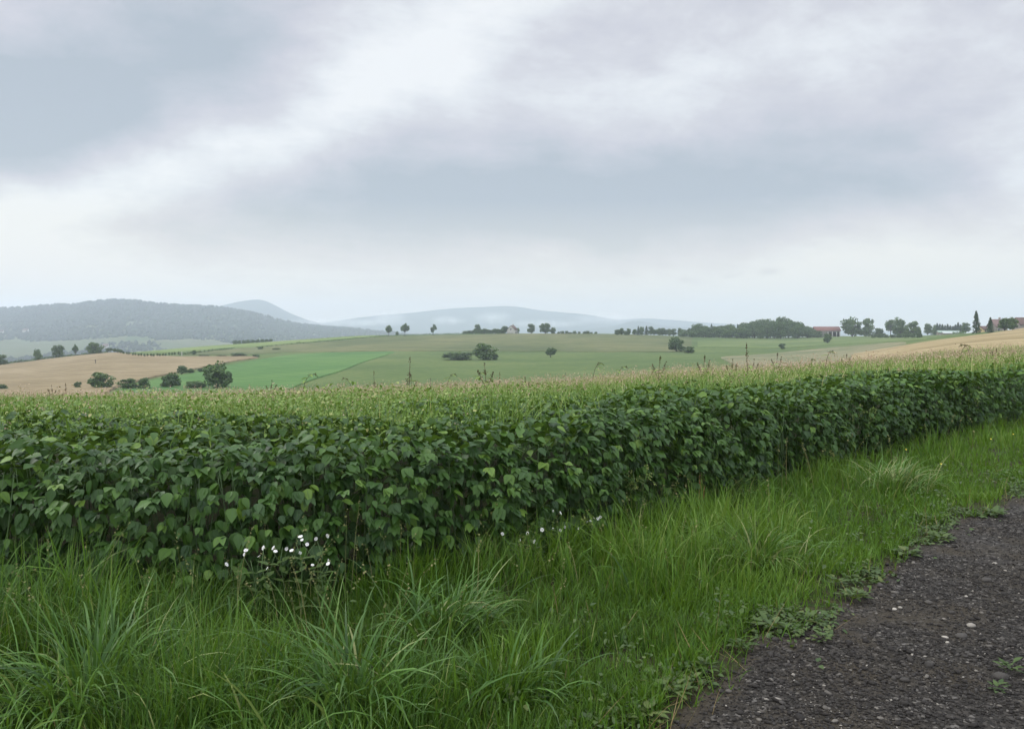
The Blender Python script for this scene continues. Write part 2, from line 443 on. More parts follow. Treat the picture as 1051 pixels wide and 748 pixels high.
def hill_mat(name, wood, meadow, thr, sc):
    m, t, out = material(name)
    g = t.n('ShaderNodeNewGeometry').outputs['Position']
    nz = t.noise(sc, 6, g, .6, .4)
    vor = t.n('ShaderNodeTexVoronoi'); vor.inputs['Scale'].default_value = .0045; t.l(g, vor.inputs['Vector'])
    sep = t.n('ShaderNodeSeparateColor'); t.l(vor.outputs['Color'], sep.inputs[0])
    mead = t.mix(sep.outputs[0], meadow[0], meadow[1])
    z = t.n('ShaderNodeSeparateXYZ'); t.l(g, z.inputs[0])
    w = t.m('ADD', nz, t.m('MULTIPLY', z.outputs['Z'], thr[1]))
    f = t.m('MULTIPLY', t.m('SUBTRACT', w, thr[0]), 14, clamp=True)
    wd = t.mix(t.noise(.03, 5, g, .7), wood[0], wood[1])
    c = t.mix(f, mead, wd)
    principled(t, out, c, .95, .1, bumpnode(t, t.noise(.06, 4, g, .7), .8, 6))
    return m
m_hill = hill_mat('wooded_hill', ((.016, .032, .018), (.032, .052, .026)), ((.055, .088, .040), (.095, .108, .058)), (.56, .0030), .0035)
m_mtn = hill_mat('far_mountain', ((.02, .035, .025), (.035, .055, .035)), ((.05, .07, .045), (.06, .08, .05)), (.2, .002), .002)

HV = hill('wooded_hill', 'long wooded hill with meadows at its foot, fading into haze on the left',
     [(-420, 330), (-200, 322), (-80, 321), (0, 316.5), (22, 316), (40, 314.5), (75, 312.5), (98, 309.5), (115, 307.5), (140, 308.5), (158, 311.5), (200, 313.5), (240, 317.5), (262, 322), (285, 328.5), (310, 333), (340, 335.5), (365, 337.5), (395, 341), (430, 346)],
     2900, 980, 382, m_hill, 300, 110, .8, 3,
     profile=[(0, 0), (.2, .17), (.4, .42), (.6, .60), (.8, .80), (1, 1)])
hill('far_peak', 'pale blue peak rising behind the wooded hill', [(150, 335), (190, 322), (225, 314.5), (240, 310.5), (255, 307.8), (268, 307.4), (280, 312), (300, 322), (318, 329), (340, 333.5), (380, 337), (450, 344)], 5400, 4200, 350, m_mtn, 120, 40, .5, 5)
hill('far_mountain', 'broad pale blue mountain behind the middle ridge', [(250, 342), (300, 334), (335, 331), (365, 326), (390, 323.5), (420, 321.2), (460, 317.2), (500, 314.8), (520, 313.6), (535, 314.8), (545, 317.4), (560, 319.3), (580, 321), (600, 322.8), (615, 324.8), (640, 330), (660, 334), (720, 346)], 6300, 4800, 352, m_mtn, 160, 40, .5, 9)
hill('far_hill', 'faint blue hill low on the skyline left of the wood', [(560, 344), (600, 338), (632, 334), (645, 329.6), (652, 328.4), (662, 329.8), (675, 333.5), (700, 336), (780, 340), (900, 344)], 5200, 4000, 350, m_mtn, 120, 36, .5, 12)
hill('distant_ridge', 'very faint ridge far beyond the wood', [(500, 338), (600, 331), (660, 326.5), (690, 328), (720, 331), (800, 335), (900, 340), (1100, 345)], 6550, 5700, 350, m_mtn, 100, 30, .4, 15)

# far wood on the left hill: reads as one mass
def far_wood():
    nx, ky = HV.shape[:2]
    G = Geo(); n = 20000
    ii = rng.random(n) * (nx - 2); jj = 45 + rng.random(n) ** .75 * (110 - 45) * 1.0
    # scattered clumps lower down
    m2 = 6000
    ii = np.concatenate([ii, rng.random(m2) * (nx - 2)]); jj = np.concatenate([jj, 4 + rng.random(m2) * 44])
    # the skyline
    m3 = 1300
    ii = np.concatenate([ii, rng.random(m3) * (nx - 2)]); jj = np.concatenate([jj, 104 + rng.random(m3) * 6])
    P = HV[ii.astype(int), np.minimum(jj.astype(int), 109)] * (1 - (ii % 1))[:, None] + HV[np.minimum(ii.astype(int) + 1, nx - 1), np.minimum(jj.astype(int), 109)] * (ii % 1)[:, None]
    P[:, 1] += rng.normal(0, 6, len(P)); P[:, 0] += rng.normal(0, 5, len(P))
    dens = fbm(P[:, 0] / 190, P[:, 1] / 260, 21, 3)
    t = (jj - 45) / 65
    keep = np.where(jj < 48, dens > .22, dens + t * 1.4 > -.18)
    P, jj = P[keep], jj[keep]
    k = len(P)
    # small ragged cone-or-dome crown
    a = np.arange(7) / 7 * 2 * np.pi
    rings = [(.0, .35), (.25, .5), (.6, .38), (.85, .18)]
    tV = np.array([(r*np.cos(x+q)*(1+.25*np.sin(3*x+5*q)), r*np.sin(x+q)*(1+.25*np.sin(3*x+5*q)), z) for q, (z, r) in enumerate(rings) for x in a] + [(0, 0, 1)])
    tQ = [(q*7+j, q*7+(j+1) % 7, q*7+7+(j+1) % 7, q*7+7+j) for q in range(3) for j in range(7)]
    tT = [(21+j, 21+(j+1) % 7, 28, 28) for j in range(7)]
    th = rng.random(k) * 6.28
    B = np.stack([np.stack([np.cos(th), np.sin(th), 0*th], -1), np.stack([-np.sin(th), np.cos(th), 0*th], -1), np.tile([0, 0, 1.], (k, 1))], 1)
    h = rng.uniform(5, 11, k); w = h * rng.uniform(.8, 1.5, k)
    P[:, 2] -= h * .3
    tC = np.full((29, 3), .5)
    V, Q, C = scatter(tV, tQ, tC, P, B, np.stack([w, w, h], -1), rng.random(k))
    T = (np.array(tT)[None, :, :3] + (np.arange(k) * 29)[:, None, None]).reshape(-1, 3)
    o = link('far_wood', build_mesh('far_wood', V, Q, T, [M_FARTREE], C))
    tag(o, 'hazy wood covering the long hill on the left', 'wood', kind='stuff')
far_wood()

# ------------------------------------------------------------------ trees
def leaf_cloud(G, P, size, n_out, tone, flat=.0):
    k = len(P)
    nrm = n_out * .6 + np.array([0, 0, .45]) + rng.normal(0, .6, (k, 3))
    fw = np.cross(nrm, rng.normal(0, 1, (k, 3)))
    tV = np.array([(-.5, 0, 0), (0, -.62, .1), (.5, 0, 0), (0, .62, .1)])
    V, Q, C = scatter(tV, [(0, 1, 2, 3)], np.full((4, 3), .5), P, basis(fw, nrm), size, tone)
    G.add(V, Q, None, C)

def broadleaf(name, seed, trunk_h, ncl, npl, leaf, shape='round', mat=0, open_=0.0):
    """unit tree: height 1, crown width 1; returns (trunk mesh, crown mesh)"""
    global rng
    keep, rng = rng, np.random.default_rng(seed)
    Tk = Geo(); Cr = Geo()
    c0 = np.array([0, 0, (1 + trunk_h) / 2]); hz = (1 - trunk_h) / 2
    cent = []
    while len(cent) < ncl:
        p = rng.uniform(-1, 1, 3); r = np.linalg.norm(p) if shape == 'egg' else (np.hypot(p[0], p[1]) ** 2.6 + abs(p[2]) ** 2.8) ** (1 / 2.7)
        if r > 1 or r < (.35 if ncl > 12 else .1): continue
        if shape == 'egg': p[:2] *= np.clip(1.05 - .35 * p[2], .3, 1)
        if shape == 'dome' : p[2] = abs(p[2]) * 2 - 1 if rng.random() < .55 else p[2]; p[:2] *= .95 if p[2] > 0 else 1.0
        cent.append(p)
    cent = np.array(cent)
    top = np.array([rng.normal(0, .03), rng.normal(0, .03), trunk_h + (1 - trunk_h) * .55])
    tw = .035 if trunk_h > .15 else .04
    Tk.tube([(0, 0, -.03), (.005, 0, trunk_h * .5), tuple(top * np.array([.5, .5, 0]) + np.array([0, 0, trunk_h])), tuple(top)], [tw * 1.3, tw, tw * .8, tw * .25], 7)
    for p in cent[:18]:
        w = p * np.array([.38, .38, hz * .8]) + c0
        s0 = np.array([0, 0, trunk_h + (w[2] - trunk_h) * .25 if w[2] > trunk_h else trunk_h * .8])
        mid = (s0 + w) / 2 + np.array([0, 0, -.02])
        Tk.tube([s0, mid, w], [tw * .45, tw * .3, tw * .1], 5)
    for p in cent:
        rad = rng.uniform(.10, .22) * (1 - open_ * .35)
        w = p * np.array([.5 - rad * .75, .5 - rad * .75, hz - rad * .6]) + c0
        q = rng.normal(0, 1, (npl, 3)); q /= np.linalg.norm(q, axis=1)[:, None]
        rr = rad * rng.uniform(.35, 1.08, npl) ** .6
        P = w + q * rr[:, None] * np.array([1, 1, .85])
        P[:, 2] = np.maximum(P[:, 2], max(.01, trunk_h * .8))
        tone = np.clip(rng.normal(.42 + rng.uniform(-.22, .25), .17, npl), 0, 1)
        leaf_cloud(Cr, P, leaf * rng.uniform(.6, 1.35, npl), q, tone)
    res = Tk.mesh(name + '_trunk', M_BARK), Cr.mesh(name + '_crown', M_TREE[mat])
    rng = keep
    return res

def conifer(name, seed):
    global rng
    keep, rng = rng, np.random.default_rng(seed)
    Tk = Geo(); Cr = Geo()
    Tk.tube([(0, 0, -.03), (0, 0, .5), (0, 0, .99)], [.03, .02, .003], 6)
    for lv in range(26):
        z = .06 + .92 * (lv / 26)
        rad = .5 * (1 - z) ** .8 * rng.uniform(.78, 1.1) + .02
        for b in range(9):
            a = rng.random() * 6.28; r1 = rad * rng.uniform(.6, 1.1)
            n = 14
            tt = rng.random(n) ** .7
            P = np.stack([np.cos(a) * r1 * tt, np.sin(a) * r1 * tt, z - .09 * tt * r1 / .5 + 0 * tt], -1) + rng.normal(0, .012, (n, 3))
            leaf_cloud(Cr, P, rng.uniform(.025, .06, n), np.tile([np.cos(a) * .4, np.sin(a) * .4, .8], (n, 1)), np.clip(rng.normal(.45, .22, n), 0, 1))
    res = Tk.mesh(name + '_trunk', M_BARK), Cr.mesh(name + '_crown', M_TREE[2])
    rng = keep
    return res

PROTO = {
 'round': [broadleaf('round_tree', 100 + i, .06, 34, 90, .062, 'round', i % 2) for i in range(3)],
 'tall':  [broadleaf('open_tree', 120 + i, .24, 20, 60, .075, 'egg', 0, .5) for i in range(3)],
 'bush':  [broadleaf('bush', 140 + i, .0, 26, 80, .075, 'dome', i % 2) for i in range(3)],
 'long':  [broadleaf('long_bush', 150 + i, .0, 44, 90, .05, 'dome', 0) for i in range(2)],
 'lolly': [broadleaf('lollipop_tree', 160, .2, 30, 90, .07, 'round', 0)],
 'young': [broadleaf('young_tree', 170 + i, .3, 12, 40, .13, 'egg', 0, .2) for i in range(2)],
 'conifer': [conifer('conifer', 180), conifer('conifer', 181)],
}
pick = {}
def tree(kind, name, loc, H, W, label, cat, group=None):
    i = pick.get(kind, 0); pick[kind] = i + 1
    tr, cr = PROTO[kind][i % len(PROTO[kind])]
    e = empty(name, loc, random.uniform(0, 6.28), (W, W, H))
    link('stem' if kind in ('bush', 'long') else 'trunk', tr, e); link('foliage' if kind in ('bush', 'long') else 'crown', cr, e)
    return tag(e, label, cat, group)

def tree_px(kind, name, px, base, top, w, label, cat, group=None):
    (x, y, z), d = spot(px, base)
    z2 = CAMH - (base - HOR) * d / F           # stands on the ground; a crest position may sit a little lower
    z = min(z, z2 + .2)
    H = CAMH - (top - HOR) * d / F - z
    return tree(kind, name, (x, y, z - .05), H * 1.03, w * d / F * 1.08, label, cat, group)

GB = 'bushes along the foot of the left fields'
for a in [
 ('bush', 'broadleaf_tree', 222, 399, 371, 29, 'large round dark tree at the right end of the bush line below the wheat', 'tree', None),
 ('bush', 'bush', 105, 399.5, 381.5, 25, 'largest dark bush standing against the foot of the tan wheat field', 'bush', GB),
 ('bush', 'bush', 80, 399.5, 391, 8, 'small dark bush left of the largest bush below the wheat', 'bush', GB),
 ('bush', 'bush', 1, 401, 394, 12, 'low dark bush cut by the left edge of the photo', 'bush', GB),
 ('bush', 'bush', 130, 399.5, 388, 20, 'low rounded bush just right of the largest bush', 'bush', GB),
 ('bush', 'bush', 147, 399.5, 386.5, 15, 'low bush with flat top in the middle of the bush line', 'bush', GB),
 ('bush', 'bush', 175, 398, 382, 19, 'mid sized bush left of the large round tree', 'bush', GB),
 ('long', 'bush', 201, 399, 390, 22, 'low spreading bush touching the large round tree', 'bush', GB),
 ('round', 'shrub', 187, 384.5, 375, 10.5, 'upright shrub in the green corner, leftmost of three in a row', 'shrub', 'shrubs in the green corner'),
 ('round', 'shrub', 195.5, 383.5, 378, 9, 'squat shrub in the green corner, middle of three in a row', 'shrub', 'shrubs in the green corner'),
 ('round', 'shrub', 206, 382.3, 377.6, 7, 'tiny shrub in the green corner, rightmost of three in a row', 'shrub', 'shrubs in the green corner'),
 ('bush', 'broadleaf_tree', 98, 361.8, 351, 17, 'broad dark tree on the wheat crest beside the roadside tree row', 'tree', 'trees on the wheat crest'),
 ('round', 'broadleaf_tree', 59.5, 367.5, 354, 12, 'pale rounded tree on the wheat crest', 'tree', 'trees on the wheat crest'),
 ('tall', 'broadleaf_tree', 77.5, 365.5, 353.5, 6.5, 'narrow upright tree on the wheat crest', 'tree', 'trees on the wheat crest'),
 ('round', 'broadleaf_tree', 38.5, 370.5, 358.5, 8.5, 'small tree low on the wheat crest', 'tree', 'trees on the wheat crest'),
 ('round', 'broadleaf_tree', 1, 375, 364, 13, 'dark tree on the wheat crest at the left edge', 'tree', 'trees on the wheat crest'),
 ('round', 'shrub', 199, 364.3, 359.2, 5.5, 'lone small shrub at the right end of the roadside tree row', 'shrub', None),
 ('long', 'bush', 245, 366.2, 361.8, 17, 'flat dark bush on the hedge bank right of the lone shrub', 'bush', 'bushes on the bank above the wheat'),
 ('bush', 'bush', 210, 366.3, 363.6, 12, 'low bush on the bank right above the wheat tip', 'bush', 'bushes on the bank above the wheat'),
 ('bush', 'bush', 228, 366.3, 364, 12, 'thin low bush between two others on the bank', 'bush', 'bushes on the bank above the wheat'),
 ('bush', 'bush', 263, 366.6, 363.5, 9, 'small bush at the tip of the wheat field', 'bush', 'bushes on the bank above the wheat'),
 ('bush', 'bush', 267, 358.6, 355.4, 6, 'small bush below the ridge strip, left of a pair', 'bush', 'pair of bushes below the ridge strip'),
 ('bush', 'bush', 284, 359, 357, 9, 'tiny flat bush below the ridge strip, right of a pair', 'bush', 'pair of bushes below the ridge strip'),
 ('tall', 'broadleaf_tree', 399, 345.4, 333, 7, 'slim ridge tree, leftmost of three loose crowned trees', 'tree', 'loose crowned trees on the ridge'),
 ('tall', 'broadleaf_tree', 415.5, 345, 331.6, 9, 'tallest of three loose crowned trees on the ridge', 'tree', 'loose crowned trees on the ridge'),
 ('tall', 'broadleaf_tree', 444.5, 344, 333, 8, 'rightmost of three loose crowned ridge trees, standing apart', 'tree', 'loose crowned trees on the ridge'),
 ('round', 'shrub', 407.5, 344.4, 340, 3.6, 'tiny shrub between the two left ridge trees', 'shrub', None),
 ('round', 'broadleaf_tree', 490, 342.4, 332.8, 7, 'dense small tree left of the white gabled farmhouse', 'tree', 'trees around the farmhouse'),
 ('round', 'broadleaf_tree', 518, 342.4, 334.6, 8, 'leafy tree touching the left side of the white farmhouse', 'tree', 'trees around the farmhouse'),
 ('round', 'broadleaf_tree', 530.5, 342.4, 336.4, 6, 'low tree touching the right side of the white farmhouse', 'tree', 'trees around the farmhouse'),
 ('round', 'broadleaf_tree', 545, 342.6, 332.4, 8.5, 'round tree right of the farmhouse on the ridge', 'tree', 'trees around the farmhouse'),
 ('round', 'broadleaf_tree', 559.5, 342.8, 331.6, 12, 'widest tree of the ridge group right of the farmhouse', 'tree', 'trees around the farmhouse'),
 ('round', 'broadleaf_tree', 567.5, 342.8, 336, 6.5, 'small tree at the right of the widest ridge tree', 'tree', 'trees around the farmhouse'),
 ('long', 'bush', 470, 369.3, 360.3, 33, 'long low dark bush in the middle of the meadow', 'bush', 'meadow bushes'),
 ('bush', 'broadleaf_tree', 498.5, 369.3, 352, 25, 'big rounded tree joined to the long low bush', 'tree', 'meadow bushes'),
 ('bush', 'bush', 508, 369.3, 362.5, 8, 'small bush at the right foot of the big rounded meadow tree', 'bush', 'meadow bushes'),
 ('lolly', 'broadleaf_tree', 565, 366.8, 356.8, 12.5, 'lone lollipop shaped tree with a short trunk in the meadow', 'tree', None),
 ('bush', 'broadleaf_tree', 694, 361.3, 345, 16, 'round dark tree standing in the meadow below the wood', 'tree', 'pair on the meadow below the wood'),
 ('bush', 'bush', 706.5, 362.3, 355.2, 12.5, 'low bush to the right of the round meadow tree', 'bush', 'pair on the meadow below the wood'),
 ('bush', 'bush', 803, 358, 351.8, 8, 'small lone bush on the pale pasture below the wood', 'bush', None),
 ('round', 'shrub', 849, 352.3, 342.2, 9.5, 'dense shrub standing in front of the red roofed barn', 'shrub', None),
 ('bush', 'broadleaf_tree', 874, 345.6, 325.6, 22, 'big round tree just right of the red roofed barn', 'tree', 'trees right of the barn'),
 ('bush', 'broadleaf_tree', 891.5, 345.6, 326.4, 12, 'tall narrow tree second to the right of the barn', 'tree', 'trees right of the barn'),
 ('bush', 'broadleaf_tree', 903, 346, 336, 13, 'low rounded tree filling the gap right of the barn trees', 'tree', 'trees right of the barn'),
 ('tall', 'broadleaf_tree', 914, 346, 327, 12, 'loose crowned tree left of the dark tree in the right group', 'tree', 'trees right of the barn'),
 ('bush', 'broadleaf_tree', 924, 346, 326, 15, 'darkest tree in the group between barn and conifer', 'tree', 'trees right of the barn'),
 ('bush', 'broadleaf_tree', 936, 346, 329.5, 15, 'paler tree at the right end of the barn tree group', 'tree', 'trees right of the barn'),
 ('round', 'broadleaf_tree', 952.5, 343, 332, 8, 'small round tree left of the long pale sheds', 'tree', 'trees around the sheds'),
 ('round', 'broadleaf_tree', 960, 342.6, 333.4, 7, 'small tree touching the left end of the long pale sheds', 'tree', 'trees around the sheds'),
 ('round', 'broadleaf_tree', 991, 342, 331, 9, 'rounded tree between the sheds and the tall conifer', 'tree', 'trees around the sheds'),
 ('conifer', 'conifer_tree', 1002, 342, 319, 11.5, 'tallest dark conifer on the right skyline', 'tree', None),
 ('conifer', 'conifer_tree', 1016.5, 341.5, 325.6, 9.5, 'dark conifer left of the pink roofed house', 'tree', None),
 ('round', 'broadleaf_tree', 1031, 339.5, 326.2, 12, 'dark tree right of the pink roofed house', 'tree', 'trees between the two village houses'),
 ('round', 'broadleaf_tree', 1039, 338.6, 325.8, 11, 'dark tree beside the brown roofed house', 'tree', 'trees between the two village houses'),
]: tree_px(*a)

# roadside row of young trees at the wheat crest
RX, RB = curve_pts([(110, 361.3), (118, 362), (126, 363.6), (136, 365.2), (148, 366.2), (160, 366.2), (172, 365.6), (186, 364.2)])
for i, px in enumerate(np.linspace(111, 183, 24)):
    px += random.uniform(-.5, .5)
    b = float(np.interp(px, RX, RB)) + .8; big = px < 126
    tree_px('young', 'roadside_tree', px, b, b - (5.4 if big else random.uniform(3.8, 4.8)), 4.6 if big else 2.3,
            'small crowned tree in the left run of the roadside row with touching crowns' if big else 'thin young tree in the spaced out right run of the roadside row', 'tree', 'roadside trees beyond the wheat')
# low bushes in front of the barn tree group
for i, px in enumerate(np.linspace(897, 944, 8)):
    tree_px('bush', 'bush', px + random.uniform(-1, 1), 347, 347 - random.uniform(4, 8), random.uniform(5, 9), 'low dark bush at the foot of the trees right of the barn', 'bush', 'low bushes right of the barn')
# hedge of bushes at the left ridge strip
for i, px in enumerate(np.linspace(241, 278, 9)):
    tree_px('bush', 'bush', px, 351.6 - (px - 241) * .04, 349.2 - (px - 241) * .045, random.uniform(4, 6), 'low dark bush in the row on the far left ridge strip', 'bush', 'bush row on the left ridge strip')
# bushes along the ridge near the farmhouse
for i, px in enumerate(np.linspace(478, 516, 11)):
    tree_px('bush', 'bush', px, 342.6, 342.6 - (2 + 3.2 * min(1, (px - 474) / 16)) * random.uniform(.8, 1.1), random.uniform(5, 8), 'dark bush in the hedge row left of the white farmhouse', 'bush', 'hedge row left of the farmhouse')
for i, px in enumerate(np.linspace(573, 612, 10)):
    tree_px('bush', 'bush', px + random.uniform(-1, 1), 342.8, 342.8 - random.uniform(1.8, 3.6), random.uniform(3, 5), 'tiny bush on the ridge right of the farmhouse trees', 'bush', 'tiny ridge bushes')
# scattered small trees left of the wood
for i, px in enumerate(np.linspace(634, 701, 17)):
    px += random.uniform(-1.5, 1.5)
    dk = 652 < px < 668
    tree_px('conifer' if (dk and i % 2) else 'round', 'broadleaf_tree', px, 344, 344 - (random.uniform(8, 10) if dk else random.uniform(4.5, 7.5)), random.uniform(5, 7),
            'dark taller tree in the small clump left of the wood' if dk else 'small hazy tree in the loose line left of the wood', 'tree', 'small trees left of the wood')
# the wood on the right
WX, WT = curve_pts([(700, 337), (712, 334), (722, 331), (735, 333), (750, 332), (762, 331), (772, 329), (785, 327), (800, 325.4), (812, 326), (824, 329.5), (832, 334), (840, 337)])
for layer, (dd, cnt, lo) in enumerate([(690, 26, 0), (665, 26, 1.5), (645, 24, 5)]):
    for i, px in enumerate(np.linspace(703, 838, cnt)):
        px += random.uniform(-2.2, 2.2)
        d = dd + random.uniform(-8, 8)
        x, y, z = at(px, d)
        top = float(np.interp(px, WX, WT)) + lo + random.uniform(-.8, 3.2)
        H = CAMH - (top - HOR) * d / F - z
        kind = 'conifer' if random.random() < .10 and layer < 2 else 'round'
        tree(kind, 'broadleaf_tree' if kind == 'round' else 'conifer_tree', (x, y, z - .1), max(3, H), random.uniform(9, 14) * d / F * (.55 if kind == 'conifer' else 1),
             'pointed dark conifer massed within the wood left of the barn' if kind == 'conifer' else ('front row tree on the meadow edge of the wood left of the barn' if layer == 2 else 'dense round crowned tree massed inside the wood left of the barn'), 'tree', 'trees of the wood left of the barn')
# dark far conifers behind the sheds
for i, px in enumerate(np.linspace(962, 986, 10)):
    d = 640; x, y, z = at(px, d); top = random.uniform(331.2, 334.5) if i != 8 else 330.4
    tree('conifer', 'conifer_tree', (x, y, z), CAMH - (top - HOR) * d / F - z, random.uniform(7, 9.5) * d / F, 'small hazy conifer in the row behind the long pale sheds', 'tree', 'conifers behind the sheds')

# hedges drawn out along field edges
def hedge(name, label, pts, w, h, n, size, mat):
    xs, rs = curve_pts(pts); px = np.sort(rng.uniform(xs[0], xs[-1], n))
    P = np.array([spot(p, np.interp(p, xs, rs))[0] for p in np.linspace(xs[0], xs[-1], 60)])
    k = np.linspace(0, 1, 60); q = rng.random(n)
    B = np.stack([np.interp(q, k, P[:, i]) for i in range(3)], -1)
    hh = h * (1 + .45 * vnoise(q * 40, 0.3, 31))
    B += np.stack([rng.normal(0, w * .4, n), rng.normal(0, w * .5, n), rng.random(n) * hh], -1)
    G = Geo()
    leaf_cloud(G, B, size * rng.uniform(.6, 1.3, n), np.tile([0, -.5, .7], (n, 1)), np.clip(rng.normal(.4, .2, n), 0, 1))
    St = Geo()
    for i in range(0, 60, 4): St.tube([P[i] + [0, 0, -.1], P[i] + [.1, 0, h * .4], P[i] + [0.05, .1, h * .8]], [.08, .05, .02], 5)
    e = empty(name, tuple(P[0])); off = -P[0]
    for g in (G, St): g.V = [v + off for v in g.V]
    link('foliage', G.mesh(name, mat), e); link('stem', St.mesh(name + '_stems', M_BARK), e)
    return tag(e, label, 'hedge')
hedge('hedge', 'thin dark hedge running along the crest of the tan wheat field', [(-60, 379), (0, 374.6), (30, 370.6), (60, 367.3), (90, 363), (112, 361.5)], 1.2, 1.1, 2600, .55, M_TREE[0])
hedge('hedge', 'dark hedge continuing the roadside row towards the ridge', [(184, 364.6), (200, 362.6), (215, 361), (240, 358.2)], 1, 1.0, 1100, .5, M_TREE[0])
hedge('hedge', 'thin dark hedge line climbing the ridge below the pale strip', [(262, 357.4), (300, 353.2), (350, 349), (400, 344.8), (460, 343), (530, 342.6)], .8, .8, 2200, .5, M_TREE[0])
hedge('hedge', 'dark low hedge in front of the long pale sheds', [(955, 343.6), (970, 343.2), (990, 342.6)], .8, 1.1, 900, .45, M_TREE[0])

# ------------------------------------------------------------------ buildings and small built things
M_REDROOF = plain_mat('red_tiles', (.15, .075, .06), .8, .2, .25, 1.2)
M_PINKROOF = plain_mat('weathered_tiles', (.145, .10, .09), .8, .2, .2, 1.2)
M_BROWNROOF = plain_mat('brown_tiles', (.10, .065, .055), .8, .2, .25, 1.2)
M_WALL = plain_mat('pale_render', (.42, .41, .37), .9, .2, .12, .8)
M_GREYWALL = plain_mat('grey_render', (.22, .20, .17), .9, .2, .2, .8)
M_POST = plain_mat('pale_post', (.55, .53, .48), .8)
M_DARK = plain_mat('dark_opening', (.03, .03, .028), .9)
M_GLASS = plain_mat('window_glass', (.05, .06, .07), .15, .6, .1)
M_SHEDROOF = plain_mat('pale_sheeting', (.42, .46, .45), .5, .4, .12, .4)
M_GREENROOF = plain_mat('green_sheeting', (.22, .30, .24), .6, .3, .12, .4)
M_WOOD = plain_mat('weathered_wood', (.09, .075, .06), .9, .2, .3, 8)

def gable_roof(W, D, z0, rise, over=.4, th=.22):
    G = Geo(); w, d = W / 2 + over, D / 2 + over
    for s in (-1, 1):                      # ridge runs along x
        V = [(-w, s*d, z0), (w, s*d, z0), (w, 0, z0 + rise), (-w, 0, z0 + rise)]
        V += [(x, y, z - th) for x, y, z in V]
        G.add(V, [(0,1,2,3),(7,6,5,4),(0,4,5,1),(1,5,6,2),(2,6,7,3),(3,7,4,0)])
    return G
def gable_walls(W, D, h, rise):
    w, d = W / 2, D / 2; G = Geo()
    V = [(-w,-d,-.5),(w,-d,-.5),(w,d,-.5),(-w,d,-.5),(-w,-d,h),(w,-d,h),(w,d,h),(-w,d,h),(-w,0,h+rise*.96),(w,0,h+rise*.96)]
    G.add(V, [(0,1,5,4),(2,3,7,6)], [(3,0,4),(3,4,7),(7,4,8),(1,2,6),(1,6,5),(5,6,9)])
    return G
def house(name, label, cat, loc, rz, W, D, h, rise, wall, roof, windows=(), door=None, chimney=True):
    e = empty(name, loc, rz)
    link('wall', gable_walls(W, D, h, rise).mesh('wall', wall, smooth=False), e)
    rf = link('roof', gable_roof(W, D, h, rise).mesh('roof', roof, smooth=False), e)
    if chimney:
        g = Geo().box((W * .2 - .35, -.35, h + rise * .5), (W * .2 + .35, .35, h + rise + .9)); link('chimney', g.mesh('chimney', M_GREYWALL, smooth=False), rf)
    for side, x, z in windows:
        g = Geo(); p = Geo()
        if side == 'f': g.box((x - .6, -D/2 - .06, z - .75), (x + .6, -D/2 + .02, z + .75)); p.box((x - .48, -D/2 - .085, z - .62), (x + .48, -D/2 - .03, z + .62))
        else:
            X = -W/2 if side == 'l' else W/2; s = -1 if side == 'l' else 1
            a, b = sorted((X + s * .06, X - s * .02)); g.box((a, x - .6, z - .75), (b, x + .6, z + .75))
            a, b = sorted((X + s * .085, X + s * .03)); p.box((a, x - .48, z - .62), (b, x + .48, z + .62))
        f = link('window', g.mesh('window', M_POST, smooth=False), e); link('pane', p.mesh('pane', M_GLASS, smooth=False), f)
    if door is not None:
        link('door', Geo().box((door - .55, -D/2 - .06, 0), (door + .55, -D/2 + .02, 2.1)).mesh('door', M_WOOD, smooth=False), e)
    return tag(e, label, cat)

# barn with a red roof and an open front on pale posts
def barn():
    d = 668; x, y, z = at(848, d)
    e = empty('barn', (x, y, z - .2), R(-4))
    W, D, h = 19.0, 9.0, 5.0
    G = Geo().box((-W/2, D/2 - .3, -.5), (W/2, D/2, h)).box((-W/2, -D/2, -.5), (-W/2 + .3, D/2 - .3, h)).box((W/2 - .3, -D/2, -.5), (W/2, D/2 - .3, h)).box((-W/2 + .3, -D/2, -.5), (-W * .05, -D/2 + .3, h))
    link('wall', G.mesh('wall', M_GREYWALL, smooth=False), e)
    link('roof', gable_roof(W, D, h, 3.4, .7).mesh('roof', M_REDROOF, smooth=False), e)
    for px in (.0, 3.4, 6.6, 9.2):
        link('post', Geo().box((px - .28 , -D/2 - .35, -.5), (px + .28, -D/2 - .01, h - .1)).mesh('post', M_POST, smooth=False), e)
    link('beam', Geo().box((-W/2, -D/2 - .36, h - .6), (W/2, -D/2 - .34 + .3, h - .15)).mesh('beam', M_POST, smooth=False), e)
    tag(e, 'long barn with red tiled roof and pale posts right of the wood', 'barn')
barn()
d = 660; x, y, z = at(526, d)
house('farmhouse', 'small white gabled farmhouse among trees on the middle ridge', 'house', (x, y, z - .4), R(72), 8, 6.2, 3.6, 3.4, M_WALL, M_BROWNROOF, (('l', 0, 3.9), ('f', -2, 1.6), ('f', 2, 1.6)), 0.0)
d = 400; x, y, z = at(1023.5, d)
house('village_house', 'house with weathered pink roof between conifer and dark trees', 'house', (x, y, z - 2.6), R(8), 6.2, 6, 4.6, 3.6, M_GREYWALL, M_PINKROOF, (('f', -1.5, 3.2), ('f', 1.5, 3.2)), None)
d = 360; x, y, z = at(1055, d)
house('village_house', 'house with dark brown roof cut by the right edge', 'house', (x, y, z - 2.0), R(-6), 9.5, 7, 3.8, 3.1, M_GREYWALL, M_BROWNROOF, (('f', -2.5, 2.4), ('f', 1.5, 2.4)), None)
d = 430; x, y, z = at(1009.5, d)
